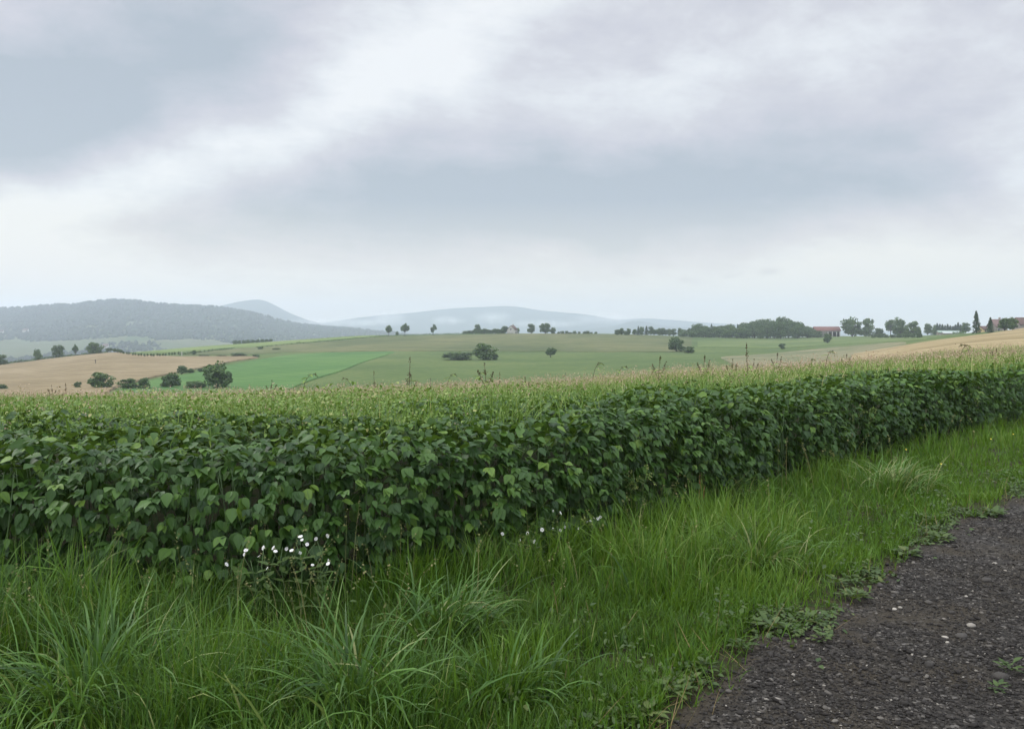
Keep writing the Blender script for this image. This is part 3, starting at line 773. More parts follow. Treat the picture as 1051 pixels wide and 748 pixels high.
house('cottage', 'tiny pale yellow cottage beside the tallest conifer', 'house', (x, y, z - .9), R(20), 5, 4, 2.4, 1.6, plain_mat('yellow_render', (.55, .42, .22), .9), M_BROWNROOF, (('f', 1, 1.4),), -1, False)
def shed(label, px, d, W, D, h, rise, mat, dz):
    x, y, z = at(px, d)
    house('shed', label, 'shed', (x, y, z + dz), R(-9), W, D, h, rise, M_GREYWALL, mat, (), W * .3, False)
shed('long low shed with pale green roof, the rear of two', 973, 590, 14, 5, 1.9, 1.3, M_GREENROOF, -.4)
shed('long low shed with whitish sheet roof, the front of two', 978, 560, 13, 5, 1.1, 1.0, M_SHEDROOF, -.4)
for (px, row, col, lab) in ((340/12.0, 341, M_WALL, 'tiny white farmhouse on the far hillside at left'), (4, 343, M_WALL, 'tiny pale house on the far hillside at the left edge'), (113, 358.6, M_WALL, 'far house with reddish roof behind the roadside tree row')):
    # stands on the long hill's surface
    i = int(np.argmin(abs((HV[:, 0, 0] / HV[:, 0, 1]) * F + CX - px))); rws = HOR + F * (CAMH - HV[i, :, 2]) / HV[i, :, 1]
    j = int(np.argmin(abs(rws[:109] - row))); p = HV[i, j]
    far = p[1] / 2000
    house('farmhouse', lab, 'house', (float(p[0]), float(p[1]) - 12, float(p[2]) + 1), R(10), 12 * max(far, .7), 9, 5.5, 4, col, M_PINKROOF if px > 100 else M_BROWNROOF, (('f', -2, 2.5), ('f', 2, 2.5)), None)

(x, y, z), d = spot(98, 374.2)
e = empty('marker_post', (x, y, z)); G = Geo(); G.tube([(0, 0, -.2), (0, 0, 1.7), (0.02, 0, 2.1)], [.13, .12, .1], 7); link('post', G.mesh('post', M_WOOD), e)
link('board', Geo().box((-.25, -.16, 1.5), (.25, -.12, 2.0)).mesh('board', M_WOOD, smooth=False), e)
tag(e, 'short dark post standing alone in the tan wheat', 'post')
(x, y, z), d = spot(186.5, 365)
e = empty('marker_post', (x, y, z)); G = Geo(); G.tube([(0, 0, -.2), (0, 0, 1.5), (0, 0, 1.9)], [.28, .26, .2], 8); link('post', G.mesh('post', M_WALL), e)
link('cap', Geo().box((-.32, -.32, 1.9), (.32, .32, 2.0)).mesh('cap', M_POST, smooth=False), e)
tag(e, 'short white post at the right end of the roadside row', 'post')

# ------------------------------------------------------------------ bean crop
def leaf_template():
    st = [(0, .05), (.13, .27), (.36, .36), (.68, .22), (1, .0)]
    V, C = [], []
    for t, w in st:
        dz = -.16 * t * t
        for s in (-1, 0, 1):
            V.append((s * w, t, dz + (.07 if s else 0) * (w / .36))); C.append((.5, abs(s), t))
    Q = [(i*3+s, i*3+s+1, i*3+s+4, i*3+s+3) for i in range(4) for s in (0, 1)]
    return np.array(V), np.array(Q), np.array(C, float)
LV, LQ, LC = leaf_template()

# arc-length line of the field front
us = np.linspace(-1.05, .80, 900); fy = front_d(us); fx = us * fy
k9 = np.ones(61) / 61
fx = np.convolve(np.pad(fx, 30, 'edge'), k9, 'valid'); fy = np.convolve(np.pad(fy, 30, 'edge'), k9, 'valid')
seg = np.hypot(np.diff(fx), np.diff(fy)); SA = np.concatenate([[0], np.cumsum(seg)])
tx = np.gradient(fx, SA + np.arange(900) * 1e-9); ty = np.gradient(fy, SA + np.arange(900) * 1e-9)
def on_front(s):
    x, y = np.interp(s, SA, fx), np.interp(s, SA, fy)
    a, b = np.interp(s, SA, tx), np.interp(s, SA, ty); l = np.hypot(a, b)
    return x, y, b / l, -a / l            # outward normal (towards the verge)

def bean_crop():
    G = Geo(); ST = Geo()
    # front wall of trifoliate leaves
    n = 15500
    s = rng.random(n) * SA[-1]; x0, y0, nx, ny = on_front(s)
    wgt = np.clip(9 / np.maximum(np.hypot(x0, y0), 4), .25, 1.2)
    keep = rng.random(n) < wgt; s, x0, y0, nx, ny = (v[keep] for v in (s, x0, y0, nx, ny)); n = len(s)
    h = rng.random(n) ** .85
    H = CANOPY * (.96 + .19 * vnoise(s * 2.6, .5, 41) + .07 * vnoise(s * .8, .5, 44))
    bulge = .10 * np.sin(np.pi * np.clip(h, 0, 1)) + .13 * vnoise(s * 2.2, h * 2.0, 42) + .07 * vnoise(s * 6, h * 5, 43) - .35 * np.maximum(h - .75, 0) * 2 - .22 * np.maximum(.28 - h, 0) * 2
    q = -rng.random(n) ** 1.7 * .38 + np.where(rng.random(n) < .06, .06, 0)
    out = bulge + q
    base = np.stack([x0 + nx * out, y0 + ny * out, h * H + ground(x0, y0) - .02], -1)
    size = rng.uniform(.048, .098, n) * np.where(h < .25, .85, 1)
    N3 = np.stack([nx, ny, 0 * nx], -1); T3 = np.stack([-ny, nx, 0 * nx], -1); UP = np.array([0, 0, 1.])
    side = rng.normal(0, .85, n)
    yaw = N3 + T3 * side[:, None]; yaw /= np.linalg.norm(yaw, axis=1)[:, None]
    droop = np.clip(rng.normal(.72, .42, n) - .55 * np.maximum(h - .8, 0) * 4, .1, 1.45)
    tone = np.clip(rng.normal(.46, .25, n), 0, .95); tone = np.where(rng.random(n) < .012, 1.0, tone)
    for k, (da, sz) in enumerate(((0, 1), (1.15, .88), (-1.15, .88))):
        ang = da + rng.normal(0, .16, n)
        yk = yaw * np.cos(ang)[:, None] + np.cross(UP, yaw) * np.sin(ang)[:, None]
        dr = droop * (1 if k == 0 else .9) + rng.normal(0, .2, n)
        fwd = yk * np.cos(dr)[:, None] - UP * np.sin(dr)[:, None]
        if k: fwd = fwd * .6 + (yaw * np.cos(droop)[:, None] - UP * np.sin(droop)[:, None]) * .55
        nr = yaw * np.sin(dr)[:, None] + UP * np.cos(dr)[:, None] + rng.normal(0, .17, (n, 3))
        p = base + (fwd * .012)
        V, Q, C = scatter(LV, LQ, LC, p, basis(fwd, nr), (size * sz)[:, None] * np.stack([rng.uniform(.68, 1.15, n), np.ones(n), np.ones(n)], -1), np.clip(tone + rng.normal(0, .05, n), 0, 1))
        G.add(V, Q, None, C)
    # leaves deeper inside the stand
    n2 = 9000; s3 = rng.random(n2) * SA[-1]; xx, yy, aa, bb = on_front(s3); qd = rng.uniform(.16, .75, n2)
    xx, yy = xx - aa * qd, yy - bb * qd
    pz = ground(xx, yy) + CANOPY * rng.uniform(.04, .9, n2)
    az = rng.random(n2) * 6.283; dr = rng.normal(.6, .5, n2); fd = np.stack([np.cos(az), np.sin(az), 0 * az], -1)
    V, Q, C = scatter(LV, LQ, LC, np.stack([xx, yy, pz], -1), basis(fd * np.cos(dr)[:, None] - UP * np.sin(dr)[:, None], fd * np.sin(dr)[:, None] + UP * np.cos(dr)[:, None] + rng.normal(0, .3, (n2, 3))), rng.uniform(.07, .11, n2), np.clip(rng.normal(.4, .22, n2), 0, .95))
    G.add(V, Q, None, C)
    # petioles and upright stems
    m = 2600; idx = rng.choice(n, m, replace=False)
    P1 = base[idx]; P0 = P1 - N3[idx] * .16 - UP * .10
    w = np.cross(P1 - P0, UP); w = w / (np.linalg.norm(w, axis=1)[:, None] + 1e-9) * .0022
    V = np.stack([P0 - w, P0 + w, P1 + w, P1 - w], 1).reshape(-1, 3); ST.add(V, np.arange(m * 4).reshape(-1, 4))
    ns = 900; s2 = rng.random(ns) * SA[-1] * .8; x, y, a, b = on_front(s2); qq = rng.uniform(.05, .5, ns)
    x, y = x - a * qq, y - b * qq; z = ground(x, y)
    for i in range(ns):
        ST.tube([(x[i], y[i], z[i] - .03), (x[i] + random.uniform(-.04, .04), y[i], z[i] + .4), (x[i] + random.uniform(-.07, .07), y[i], z[i] + .78)], [.0055, .0045, .002], 4)
    # leaves on top of the field, thinning with distance
    def deck(nn, dmin, dmax, mat_far, size_k, dens_pow):
        d = dmin + (dmax - dmin) * rng.random(nn) ** dens_pow
        u = rng.uniform(-.98, .80, nn) if not mat_far else rng.uniform(-.85, .85, nn)
        x, y = u * d, d
        dd = d - front_d(u)
        ok = dd > .12
        x, y, u, d, dd = (v[ok] for v in (x, y, u, d, dd)); k = len(x)
        hn = CANOPY * (1 + .10 * vnoise(x * 2.4, y * 2.4, 51) + .07 * vnoise(x * .7, y * .7, 52)) - .22 * np.clip(.3 - dd, 0, 1)
        z = ground(x, y) + hn - rng.random(k) ** 1.6 * .26
        az = rng.random(k) * 6.283
        f = np.stack([np.cos(az), np.sin(az), 0 * az], -1); dr = np.clip(rng.normal(.35, .38, k), -.5, 1.3)
        fwd = f * np.cos(dr)[:, None] - UP * np.sin(dr)[:, None]
        nr = f * np.sin(dr)[:, None] + UP * np.cos(dr)[:, None] + rng.normal(0, .28, (k, 3))
        tn = np.clip(rng.normal(.5, .22, k), 0, .97); tn = np.where(rng.random(k) < .085, 1.0, tn)
        return scatter(LV, LQ, LC, np.stack([x, y, z], -1), basis(fwd, nr), rng.uniform(.056, .104, k) * size_k, tn)
    V, Q, C = deck(80000, 4.3, 14, False, 1.0, .75); G.add(V, Q, None, C)
    o = link('bean_crop', G.mesh('bean_crop', M_BEAN)); tag(o, 'dense dark green bean crop forming a leafy wall beside the verge', 'bean crop', kind='stuff')
    link('stem', ST.mesh('stem', M_BEANSTEM), o)['kind'] = 'stuff'
    FG = Geo(); V, Q, C = deck(75000, 12, 60, True, 1.35, 1.25); FG.add(V, Q, None, C)
    o = link('far_bean_crop', FG.mesh('far_bean_crop', M_BEANFAR)); tag(o, 'lighter green top of the bean field stretching back to its crest', 'bean crop', kind='stuff')
bean_crop()

# ------------------------------------------------------------------ grasses
def blades(G, P, L, W, az, th0, curl, r, g, seg=4, twist=.4, fold=0.0):
    k = len(P); t = np.linspace(0, 1, seg + 1)
    th = th0[:, None] + curl[:, None] * t[None] ** 1.3
    step = (L / seg)[:, None]
    hx = np.cumsum(np.concatenate([np.zeros((k, 1)), np.sin(th[:, :-1]) * step], 1), 1)
    hz = np.cumsum(np.concatenate([np.zeros((k, 1)), np.cos(th[:, :-1]) * step], 1), 1)
    D = np.stack([np.cos(az), np.sin(az)], -1)
    wob = (rng.normal(0, .06, k) * L)[:, None] * t[None] ** 2
    C3 = np.stack([P[:, 0:1] + D[:, 0:1] * hx - D[:, 1:2] * wob, P[:, 1:2] + D[:, 1:2] * hx + D[:, 0:1] * wob, P[:, 2:3] + hz], -1)
    a2 = az + np.pi / 2 + rng.normal(0, twist, k)
    Sd = np.stack([np.cos(a2), np.sin(a2), rng.normal(0, .25, k)], -1)
    w = W[:, None] * (np.interp(t, [0, .15, .5, .8, 1], [.7, 1, .9, .55, .04]))[None] * .5
    V = np.stack([C3 - Sd[:, None] * w[..., None], C3 + Sd[:, None] * w[..., None]], 2)      # k, seg+1, 2, 3
    b = (np.arange(k) * (seg + 1) * 2)[:, None] + (np.arange(seg) * 2)[None]
    Q = np.stack([b, b + 1, b + 3, b + 2], -1).reshape(-1, 4)
    C = np.stack([np.broadcast_to(r[:, None, None], (k, seg+1, 2)), np.broadcast_to(g[:, None, None], (k, seg+1, 2)), np.broadcast_to(t[None, :, None], (k, seg+1, 2))], -1)
    G.add(V.reshape(-1, 3), Q, None, C.reshape(-1, 3))

def grass_start(u):
    return .17 + .22 * vnoise(u * 24, .4, 64) + .12 * vnoise(u * 70, .9, 65)

def verge_grass():
    G = Geo()
    nc = 22000
    d = 1.6 + 26 * rng.random(nc) ** 1.55
    u = rng.uniform(-1.0, .86, nc)
    e, f = edge_d(u), front_d(u)
    w = (d - e) / np.maximum(f - e, .5)                 # 0 at the track, 1 at the beans
    ok = (w > -.03) & (d < f + .06) & (rng.random(nc) < np.clip((d - e - grass_start(u)) * 2.2, .03, 1) * np.clip(.72 + .75 * vnoise(u * d * 2.6, d * 2.6, 69), .12, 1))
    d, u, e, w = (v[ok] for v in (d, u, e, w)); nc = len(d)
    x, y = u * d, d
    patch = fbm(x * .9, y * .9, 61, 3)
    fine = fbm(x * 2.3, y * 2.3, 66, 2)
    hgt = np.interp(w, [-.05, .06, .2, .45, .8, 1], [.04, .07, .15, .25, .24, .20]) * (1 + .75 * patch) * (1 + .35 * vnoise(x * 3.1, y * 3.1, 60))
    hgt *= np.interp(u, [-.7, -.2, .25, .6], [1.2, 1.08, .88, .70])
    hgt = np.maximum(hgt, .035)
    for lo, hi, nb, seg, wk in ((0, 6.2, 17, 5, 1), (6.2, 10, 12, 4, 1.2), (10, 40, 9, 3, 1.7)):
        s = (d >= lo) & (d < hi)
        k = int(s.sum()); rep = np.repeat(np.nonzero(s)[0], nb); n = len(rep)
        oa = rng.random(n) * 6.283; orad = np.abs(rng.normal(0, .065, n))
        px, py = x[rep] + np.cos(oa) * orad, y[rep] + np.sin(oa) * orad
        P = np.stack([px, py, ground(px, py) - .005], -1)
        L = hgt[rep] * rng.uniform(.55, 1.45, n)
        caz = rng.random(nc) * 6.283
        az = np.where(rng.random(n) < .55, oa, caz[rep]) + rng.normal(0, .5, n)
        th0 = np.abs(rng.normal(.18, .16, n)); curl = np.abs(rng.normal(.75, .55, n)) * np.clip(L / .3, .5, 1.5)
        W = rng.uniform(.0026, .0068, n) * wk * np.where(rng.random(n) < .15, 1.8, 1)
        r = np.clip(rng.normal(.42 + .42 * patch[rep] + .38 * np.clip(u[rep], -.75, .3), .2, n), 0, .93); r = np.where(rng.random(n) < .025, 1, r)
        g = np.clip(.30 + .9 * fine[rep] + .95 * (u[rep]), 0, 1)
        blades(G, P, L, W, az, th0, curl, r, g, seg)
    # short dense undergrowth
    n = 230000
    u = rng.uniform(-1.0, .86, n); e, f = edge_d(u), front_d(u)
    off = (f - e + .25) * rng.random(n) ** 1.25; d = e - .16 + off
    ok = (d < 16) & (rng.random(n) < np.clip((off - .16 - grass_start(u) * .7) * 3, .05, 1) * np.clip(5 / d, .4, 1) * np.clip(.9 + 1.0 * vnoise(u * d * 3, d * 3, 63), .1, 1)); u, d = u[ok], d[ok]; n = len(d)
    x = u * d; P = np.stack([x, d, ground(x, d) - .003], -1)
    pa = fbm(x * .9, d * .9, 61, 3)
    blades(G, P, rng.uniform(.03, .15, n), rng.uniform(.003, .0075, n) * np.clip(d / 5, 1, 2), rng.random(n) * 6.283, np.abs(rng.normal(.4, .35, n)), np.abs(rng.normal(.8, .5, n)),
           np.clip(rng.normal(.38 + .25 * pa + .3 * np.clip(u, -.75, .3), .22, n), 0, .95), np.clip(rng.normal(.4 + .6 * u, .3, n), 0, 1), 3)
    # long arching blades in loose patches
    n = 11000
    d = 1.7 + 13 * rng.random(n) ** 1.4; u = rng.uniform(-1, .84, n); e, f = edge_d(u), front_d(u); w = (d - e) / (f - e)
    x = u * d; pa = fbm(x * 1.1, d * 1.1, 67, 3)
    ok = (w > .14) & (w < .97) & (rng.random(n) < np.clip(.30 + .9 * pa + .45 * np.clip(-u + .1, 0, 1), .02, 1)); d, x, pa = d[ok], x[ok], pa[ok]; n = len(d)
    P = np.stack([x, d, ground(x, d) - .003], -1); wind = np.pi + 1.4 * fbm(x * .7, d * .7, 68, 2)
    blades(G, P, rng.uniform(.22, .46, n), rng.uniform(.0045, .0095, n), np.where(rng.random(n) < .6, wind + rng.normal(0, .7, n), rng.random(n) * 6.283), np.abs(rng.normal(.35, .22, n)), np.clip(rng.normal(1.5, .55, n), .3, 2.6),
           np.clip(rng.normal(.6, .22, n), 0, 1), np.clip(rng.normal(.35, .2, n), 0, 1), 6, .5)
    o = link('verge_grass', G.mesh('verge_grass', M_GRASS)); tag(o, 'lush green grass verge between the gravel track and the bean crop', 'grass', kind='stuff')
verge_grass()

def dry_litter():
    G = Geo(); n = 5200
    d = 1.6 + 14 * rng.random(n) ** 1.4; u = rng.uniform(-1, .8, n); e, f = edge_d(u), front_d(u)
    ok = (d > e - .25) & (d < f) & (rng.random(n) < np.where(d - e < .6, 1, .35)); d, u = d[ok], u[ok]; n = len(d)
    x = u * d; P = np.stack([x, d, ground(x, d) + .004], -1)
    blades(G, P, rng.uniform(.05, .30, n), rng.uniform(.0018, .0042, n), rng.random(n) * 6.28, np.clip(rng.normal(.95, .4, n), 0, 1.5), rng.normal(.15, .3, n), rng.random(n), rng.random(n), 3)
    o = link('dry_grass', G.mesh('dry_grass', M_DRY)); tag(o, 'dry straw coloured blades scattered through the verge and its bare edge', 'grass', kind='stuff')
dry_litter()

def tussock(label, px, row, n, L, W, spread, mat=M_TUSSOCK, lean=None, tone=.5):
    d = F * CAMH / (row - HOR); x = (px - CX) * d / F
    G = Geo(); oa = rng.random(n) * 6.283; orad = np.abs(rng.normal(0, spread, n))
    P = np.stack([np.cos(oa) * orad, np.sin(oa) * orad, np.full(n, -.01)], -1)
    az = oa + rng.normal(0, .6, n)
    if lean is not None: az = np.where(rng.random(n) < .5, lean + rng.normal(0, .7, n), az)
    LL = L * rng.uniform(.55, 1.15, n)
    blades(G, P, LL, W * rng.uniform(.6, 1.6, n), az, np.abs(rng.normal(.32, .2, n)), np.clip(rng.normal(1.7, .6, n), .3, 2.7), np.clip(rng.normal(tone, .25, n), 0, 1), np.full(n, .2), 7, .5)
    o = link('grass_tussock', G.mesh('grass_tussock', mat)); o.location = (x, d, float(ground(x, d)))
    return tag(o, label, 'grass tussock', 'large arching grass tussocks in the verge')
tussock('large arching grass tussock in the bottom left corner', 95, 735, 260, .56, .0095, .17)
tussock('broad pale bladed tussock at the bottom of the verge left of centre', 360, 745, 300, .56, .010, .26, lean=R(200))
tussock('arching tussock in the middle of the verge behind the broad pale one', 455, 655, 230, .46, .009, .18, lean=R(20))
tussock('upright tussock near the white flowers at left', 228, 622, 120, .36, .006, .07)
tussock('tufted pale tussock on the right half of the verge, nearest the gravel', 775, 585, 300, .42, .0075, .16, tone=.78)
tussock('pale tussock at the right, farthest up the verge', 920, 505, 330, .46, .0085, .2, lean=R(10), tone=.8)
tussock('tall bluish tussock against the beans right of centre', 740, 515, 200, .44, .008, .18, tone=.75)
tussock('small pale tussock at the bottom centre of the verge', 520, 725, 150, .36, .009, .12)

# weedy grass rising out of the far bean field
def field_weeds():
    G = Geo(); PN = Geo()
    n = 150000
    d = 5 + 53 * rng.random(n) ** 1.7; u = rng.uniform(-.85, .85, n)
    dd = d - front_d(u); x, y = u * d, d
    patch = fbm(x * .22, y * .22, 71, 3)
    start = np.interp(u, [-.7, -.3, 0, .2, .4, .6], [.7, .7, .8, .9, 1.2, 1.8])
    ok = (dd > .6) & (rng.random(n) < np.clip((dd - start) / 3.4 + patch * .55 + .25 * vnoise(x * 1.3, y * 1.3, 77), .02, .85))
    d, u, x, y, patch = (v[ok] for v in (d, u, x, y, patch)); n = len(d)
    P = np.stack([x, y, ground(x, y) + CANOPY * .90], -1)
    L = rng.uniform(.10, .42, n) * (1 + .35 * patch) * np.interp(d, [8, 20, 60], [.85, 1, 1.05])
    lod = np.interp(d, [8, 20, 60], [.85, 1.3, 2.5])
    W = rng.uniform(.006, .013, n) * lod
    r = np.clip(rng.normal(.42 + .2 * patch + np.interp(d, [6, 25], [-.10, .18]), .27, n), 0, 1)
    az = rng.random(n) * 6.283; th0 = np.abs(rng.normal(.25, .22, n)); curl = np.abs(rng.normal(1.1, .65, n))
    blades(G, P, L, W, az, th0, curl, r, np.zeros(n), 3)
    # small pale leaves of the broadleaved weeds among it
    nl = 120000; dl = 6 + 50 * rng.random(nl) ** 1.8; ul = rng.uniform(-.85, .85, nl); xl, yl = ul * dl, dl; ddl = dl - front_d(ul)
    pl = fbm(xl * .5, yl * .5, 78, 3)
    ok = (ddl > .5) & (rng.random(nl) < np.clip((ddl - .6) / 4 + pl * .7, .03, 1)); dl, xl, yl, pl = dl[ok], xl[ok], yl[ok], pl[ok]; nl = len(dl)
    az = rng.random(nl) * 6.283; dr = rng.normal(.3, .5, nl); f3 = np.stack([np.cos(az), np.sin(az), 0 * az], -1); UPV = np.array([0, 0, 1.])
    zz = ground(xl, yl) + CANOPY * .92 + (rng.random(nl) ** 1.3) * .24 * (1 + .5 * pl)
    V, Q, C = scatter(LV, LQ, LC, np.stack([xl, yl, zz], -1), basis(f3 * np.cos(dr)[:, None] - UPV * np.sin(dr)[:, None], f3 * np.sin(dr)[:, None] + UPV * np.cos(dr)[:, None] + rng.normal(0, .35, (nl, 3))),
                      rng.uniform(.014, .036, nl) * np.interp(dl, [6, 15, 60], [1, 1.15, 2.0]), np.clip(rng.normal(.25 + .2 * pl, .27, nl), 0, 1))
    G.add(V, Q, None, C)
    o = link('field_weeds', G.mesh('field_weeds', M_WEED)); tag(o, 'pale green weedy grass standing above the far part of the bean field', 'weeds', kind='stuff')
    # seed heads
    s = rng.random(n) < np.clip(.05 + (d - 7) * .022 + patch * .4, .03, .55); m = int(s.sum())
    tip = P[s] + np.stack([rng.normal(0, .05, m), rng.normal(0, .05, m), L[s] * rng.uniform(.75, 1.05, m)], -1)
    for j in range(4):
        q = tip + rng.normal(0, 1, (m, 3)) * np.array([.02, .02, .03]) * lod[s][:, None] * .7
        leaf_cloud(PN, q, rng.uniform(.010, .021, m) * lod[s], np.tile([0, -.5, .6], (m, 1)), np.clip(rng.normal(.5, .25, m), 0, 1))
    o = link('seed_heads', PN.mesh('seed_heads', M_PANICLE)); tag(o, 'tan and pinkish seed heads sprinkled over the weedy bean field', 'seed heads', kind='stuff')
field_weeds()

# flowering grass stems standing out of the verge
def seed_grass():
    G = Geo(); n = 230
    u = rng.uniform(-.95, .8, n); e, f = edge_d(u), front_d(u); w = .35 + .67 * rng.random(n) ** .6; d = e + (f - e) * w
    ok = (d < 15) & (fbm(u * d * .8, d * .8, 95, 2) > -.15); u, d = u[ok], d[ok]; n = len(d); x = u * d
    P = np.stack([x, d, ground(x, d) - .005], -1); L = rng.uniform(.30, .62, n); az = rng.random(n) * 6.283; th = np.abs(rng.normal(.12, .12, n)); cu = np.abs(rng.normal(.45, .3, n))
    blades(G, P, L, rng.uniform(.0022, .0034, n) * np.clip(d / 5, 1, 1.8), az, th, cu, rng.uniform(.2, 1, n), rng.random(n), 5, .2)
    V = G.V[-1].reshape(n, 6, 2, 3).mean(2)
    for q in np.linspace(.80, 1.0, 9):
        i = min(int(q * 5), 4); fr = q * 5 - i; c = V[:, i] * (1 - fr) + V[:, i + 1] * fr
        leaf_cloud(G, c + rng.normal(0, .006, (n, 3)), rng.uniform(.007, .014, n) * np.clip(d / 6, 1, 1.6), rng.normal(0, 1, (n, 3)), rng.random(n))
    o = link('seed_grass', G.mesh('seed_grass', plant_mat('seed_grass', [(0, (.09, .11, .035)), (.6, (.15, .16, .06)), (1, (.24, .21, .10))], .7, .15, .25))); tag(o, 'straw coloured flowering grass stems standing out of the verge', 'grass', kind='stuff')
seed_grass()

# low broad leaves at the track edge and in the verge
def ground_cover():
    G = Geo(); n = 60000
    u = rng.uniform(-.6, .86, n); e, f = edge_d(u), front_d(u); off = rng.exponential(.42, n) - .22; off = np.where(rng.random(n) < .05, rng.uniform(-.75, 0, n), off); d = e + off
    x = u * d; pt = fbm(x * 2.6, d * 2.6, 81, 3)
    ok = (d < f - .1) & (d < 15) & (rng.random(n) < np.clip(.20 + pt * 1.3, 0, .8) * np.clip((off + .24) * 2.6, np.where(pt > .28, .55, .0), 1) * np.clip(d / 9, .3, 1)); d, u, x, e = (v[ok] for v in (d, u, x, e)); n = len(d)
    az = rng.random(n) * 6.283; dr = rng.normal(.05, .4, n); UP = np.array([0, 0, 1.])
    fdir = np.stack([np.cos(az), np.sin(az), 0 * az], -1); fwd = fdir * np.cos(dr)[:, None] - UP * np.sin(dr)[:, None]
    nr = fdir * np.sin(dr)[:, None] + UP * np.cos(dr)[:, None] + rng.normal(0, .2, (n, 3))
    P = np.stack([x, d, ground(x, d) + .015 + rng.random(n) * np.clip((d - e) * .12, .01, .13)], -1)
    V, Q, C = scatter(LV, LQ, LC, P, basis(fwd, nr), rng.uniform(.014, .042, n), np.clip(rng.normal(.45, .25, n), 0, 1)); G.add(V, Q, None, C)
    o = link('ground_cover', G.mesh('ground_cover', M_COVER)); tag(o, 'low yellowish broad leaves creeping along the gravel edge', 'ground cover', kind='stuff')
ground_cover()

# ------------------------------------------------------------------ gravel track
def gravel_track():
    uu = np.concatenate([np.linspace(-2.4, -.2, 60), np.linspace(-.19, .97, 900)]); G = Geo()
    fr = np.concatenate([np.linspace(.02, .9, 12), np.linspace(.92, 1.0, 8)])
    e = edge_d(uu)
    V = np.zeros((len(uu), len(fr), 3))
    for i, u in enumerate(uu):
        far = e[i] * fr; V[i, :, 0] = u * far; V[i, :, 1] = far; V[i, :, 2] = .006 - .004 * (fr > .995)
    # right of the last direction and behind: a wide apron
    n, k = len(uu), len(fr)
    i, j = np.meshgrid(np.arange(n - 1), np.arange(k - 1), indexing='ij'); a = (i * k + j).ravel()
    Q = np.stack([a, a + k, a + k + 1, a + 1], -1)
    G.add(V.reshape(-1, 3), Q, None, np.stack([0 * V[..., 0] + .5, 0 * V[..., 0], np.broadcast_to(1 - np.clip((e[:, None] * (1 - fr[None])) / 1.4, 0, 1), V.shape[:2])], -1).reshape(-1, 3))
    last = V[-1]
    ap = np.concatenate([last, np.stack([last[:, 0] + 30, last[:, 1] - 6 * fr, np.full(k, .006)], -1)])
    G.add(ap, [(j, k + j, k + j + 1, j + 1) for j in range(k - 1)], None, np.zeros((2 * k, 3)))
    m, t, out = material('crushed_stone')
    g = t.n('ShaderNodeNewGeometry').outputs['Position']
    v1 = t.n('ShaderNodeTexVoronoi'); v1.inputs['Scale'].default_value = 55; t.l(g, v1.inputs['Vector'])
    v2 = t.n('ShaderNodeTexVoronoi'); v2.inputs['Scale'].default_value = 120; t.l(g, v2.inputs['Vector'])
    sp = t.n('ShaderNodeSeparateColor'); t.l(v1.outputs['Color'], sp.inputs[0])
    c = t.ramp(sp.outputs[0], [(0, (.013, .0118, .0095)), (.55, (.029, .026, .021)), (.88, (.052, .047, .039)), (.98, (.12, .112, .098))])
    dirt = t.mix(t.noise(30, 4, g, .7), (.020, .0165, .010), (.055, .044, .027))
    f = t.m('MULTIPLY', t.m('SUBTRACT', t.noise(1.6, 5, g, .65), .46), 6, clamp=True)
    br = t.m('ADD', tintsep(t)[2], t.m('MULTIPLY', t.m('SUBTRACT', t.noise(5, 4, g, .7), .5), .7))
    f = t.m('MAXIMUM', f, t.m('MULTIPLY', t.m('SUBTRACT', br, .70), 4, clamp=True))
    c = t.mix(t.m('MULTIPLY', f, .85), c, dirt)
    h = t.m('ADD', t.m('SUBTRACT', 1, v1.outputs['Distance']), t.m('MULTIPLY', t.m('SUBTRACT', 1, v2.outputs['Distance']), .5))
    principled(t, out, c, .85, .2, bumpnode(t, h, .9, .012))
    o = link('gravel_track', G.mesh('gravel_track', m)); tag(o, 'dark gravel track in the bottom right corner', 'track', kind='structure')
gravel_track()

def rock_template(seed):
    r = np.random.default_rng(seed)
    t = (1 + 5 ** .5) / 2
    V = np.array([(-1,t,0),(1,t,0),(-1,-t,0),(1,-t,0),(0,-1,t),(0,1,t),(0,-1,-t),(0,1,-t),(t,0,-1),(t,0,1),(-t,0,-1),(-t,0,1)], float) / 1.9 * .5
    V *= r.uniform(.75, 1.2, (12, 1)); V[:, 2] *= .65
    T = np.array([(0,11,5),(0,5,1),(0,1,7),(0,7,10),(0,10,11),(1,5,9),(5,11,4),(11,10,2),(10,7,6),(7,1,8),(3,9,4),(3,4,2),(3,2,6),(3,6,8),(3,8,9),(4,9,5),(2,4,11),(6,2,10),(8,6,7),(9,8,1)])
    return V, T
def stone_mat():
    m, t, out = material('stone')
    r, g, b = tintsep(t)
    c = t.ramp(r, [(0, (.013, .0118, .0105)), (.62, (.029, .027, .0235)), (.88, (.062, .058, .051)), (.972, (.15, .138, .115)), (1, (.40, .37, .31))])
    co = t.n('ShaderNodeNewGeometry').outputs['Position']
    principled(t, out, t.mix(t.m('MULTIPLY', t.noise(140, 3, co), .5), c, (.034, .029, .023)), .8, .2)
    return m
M_STONE = stone_mat()
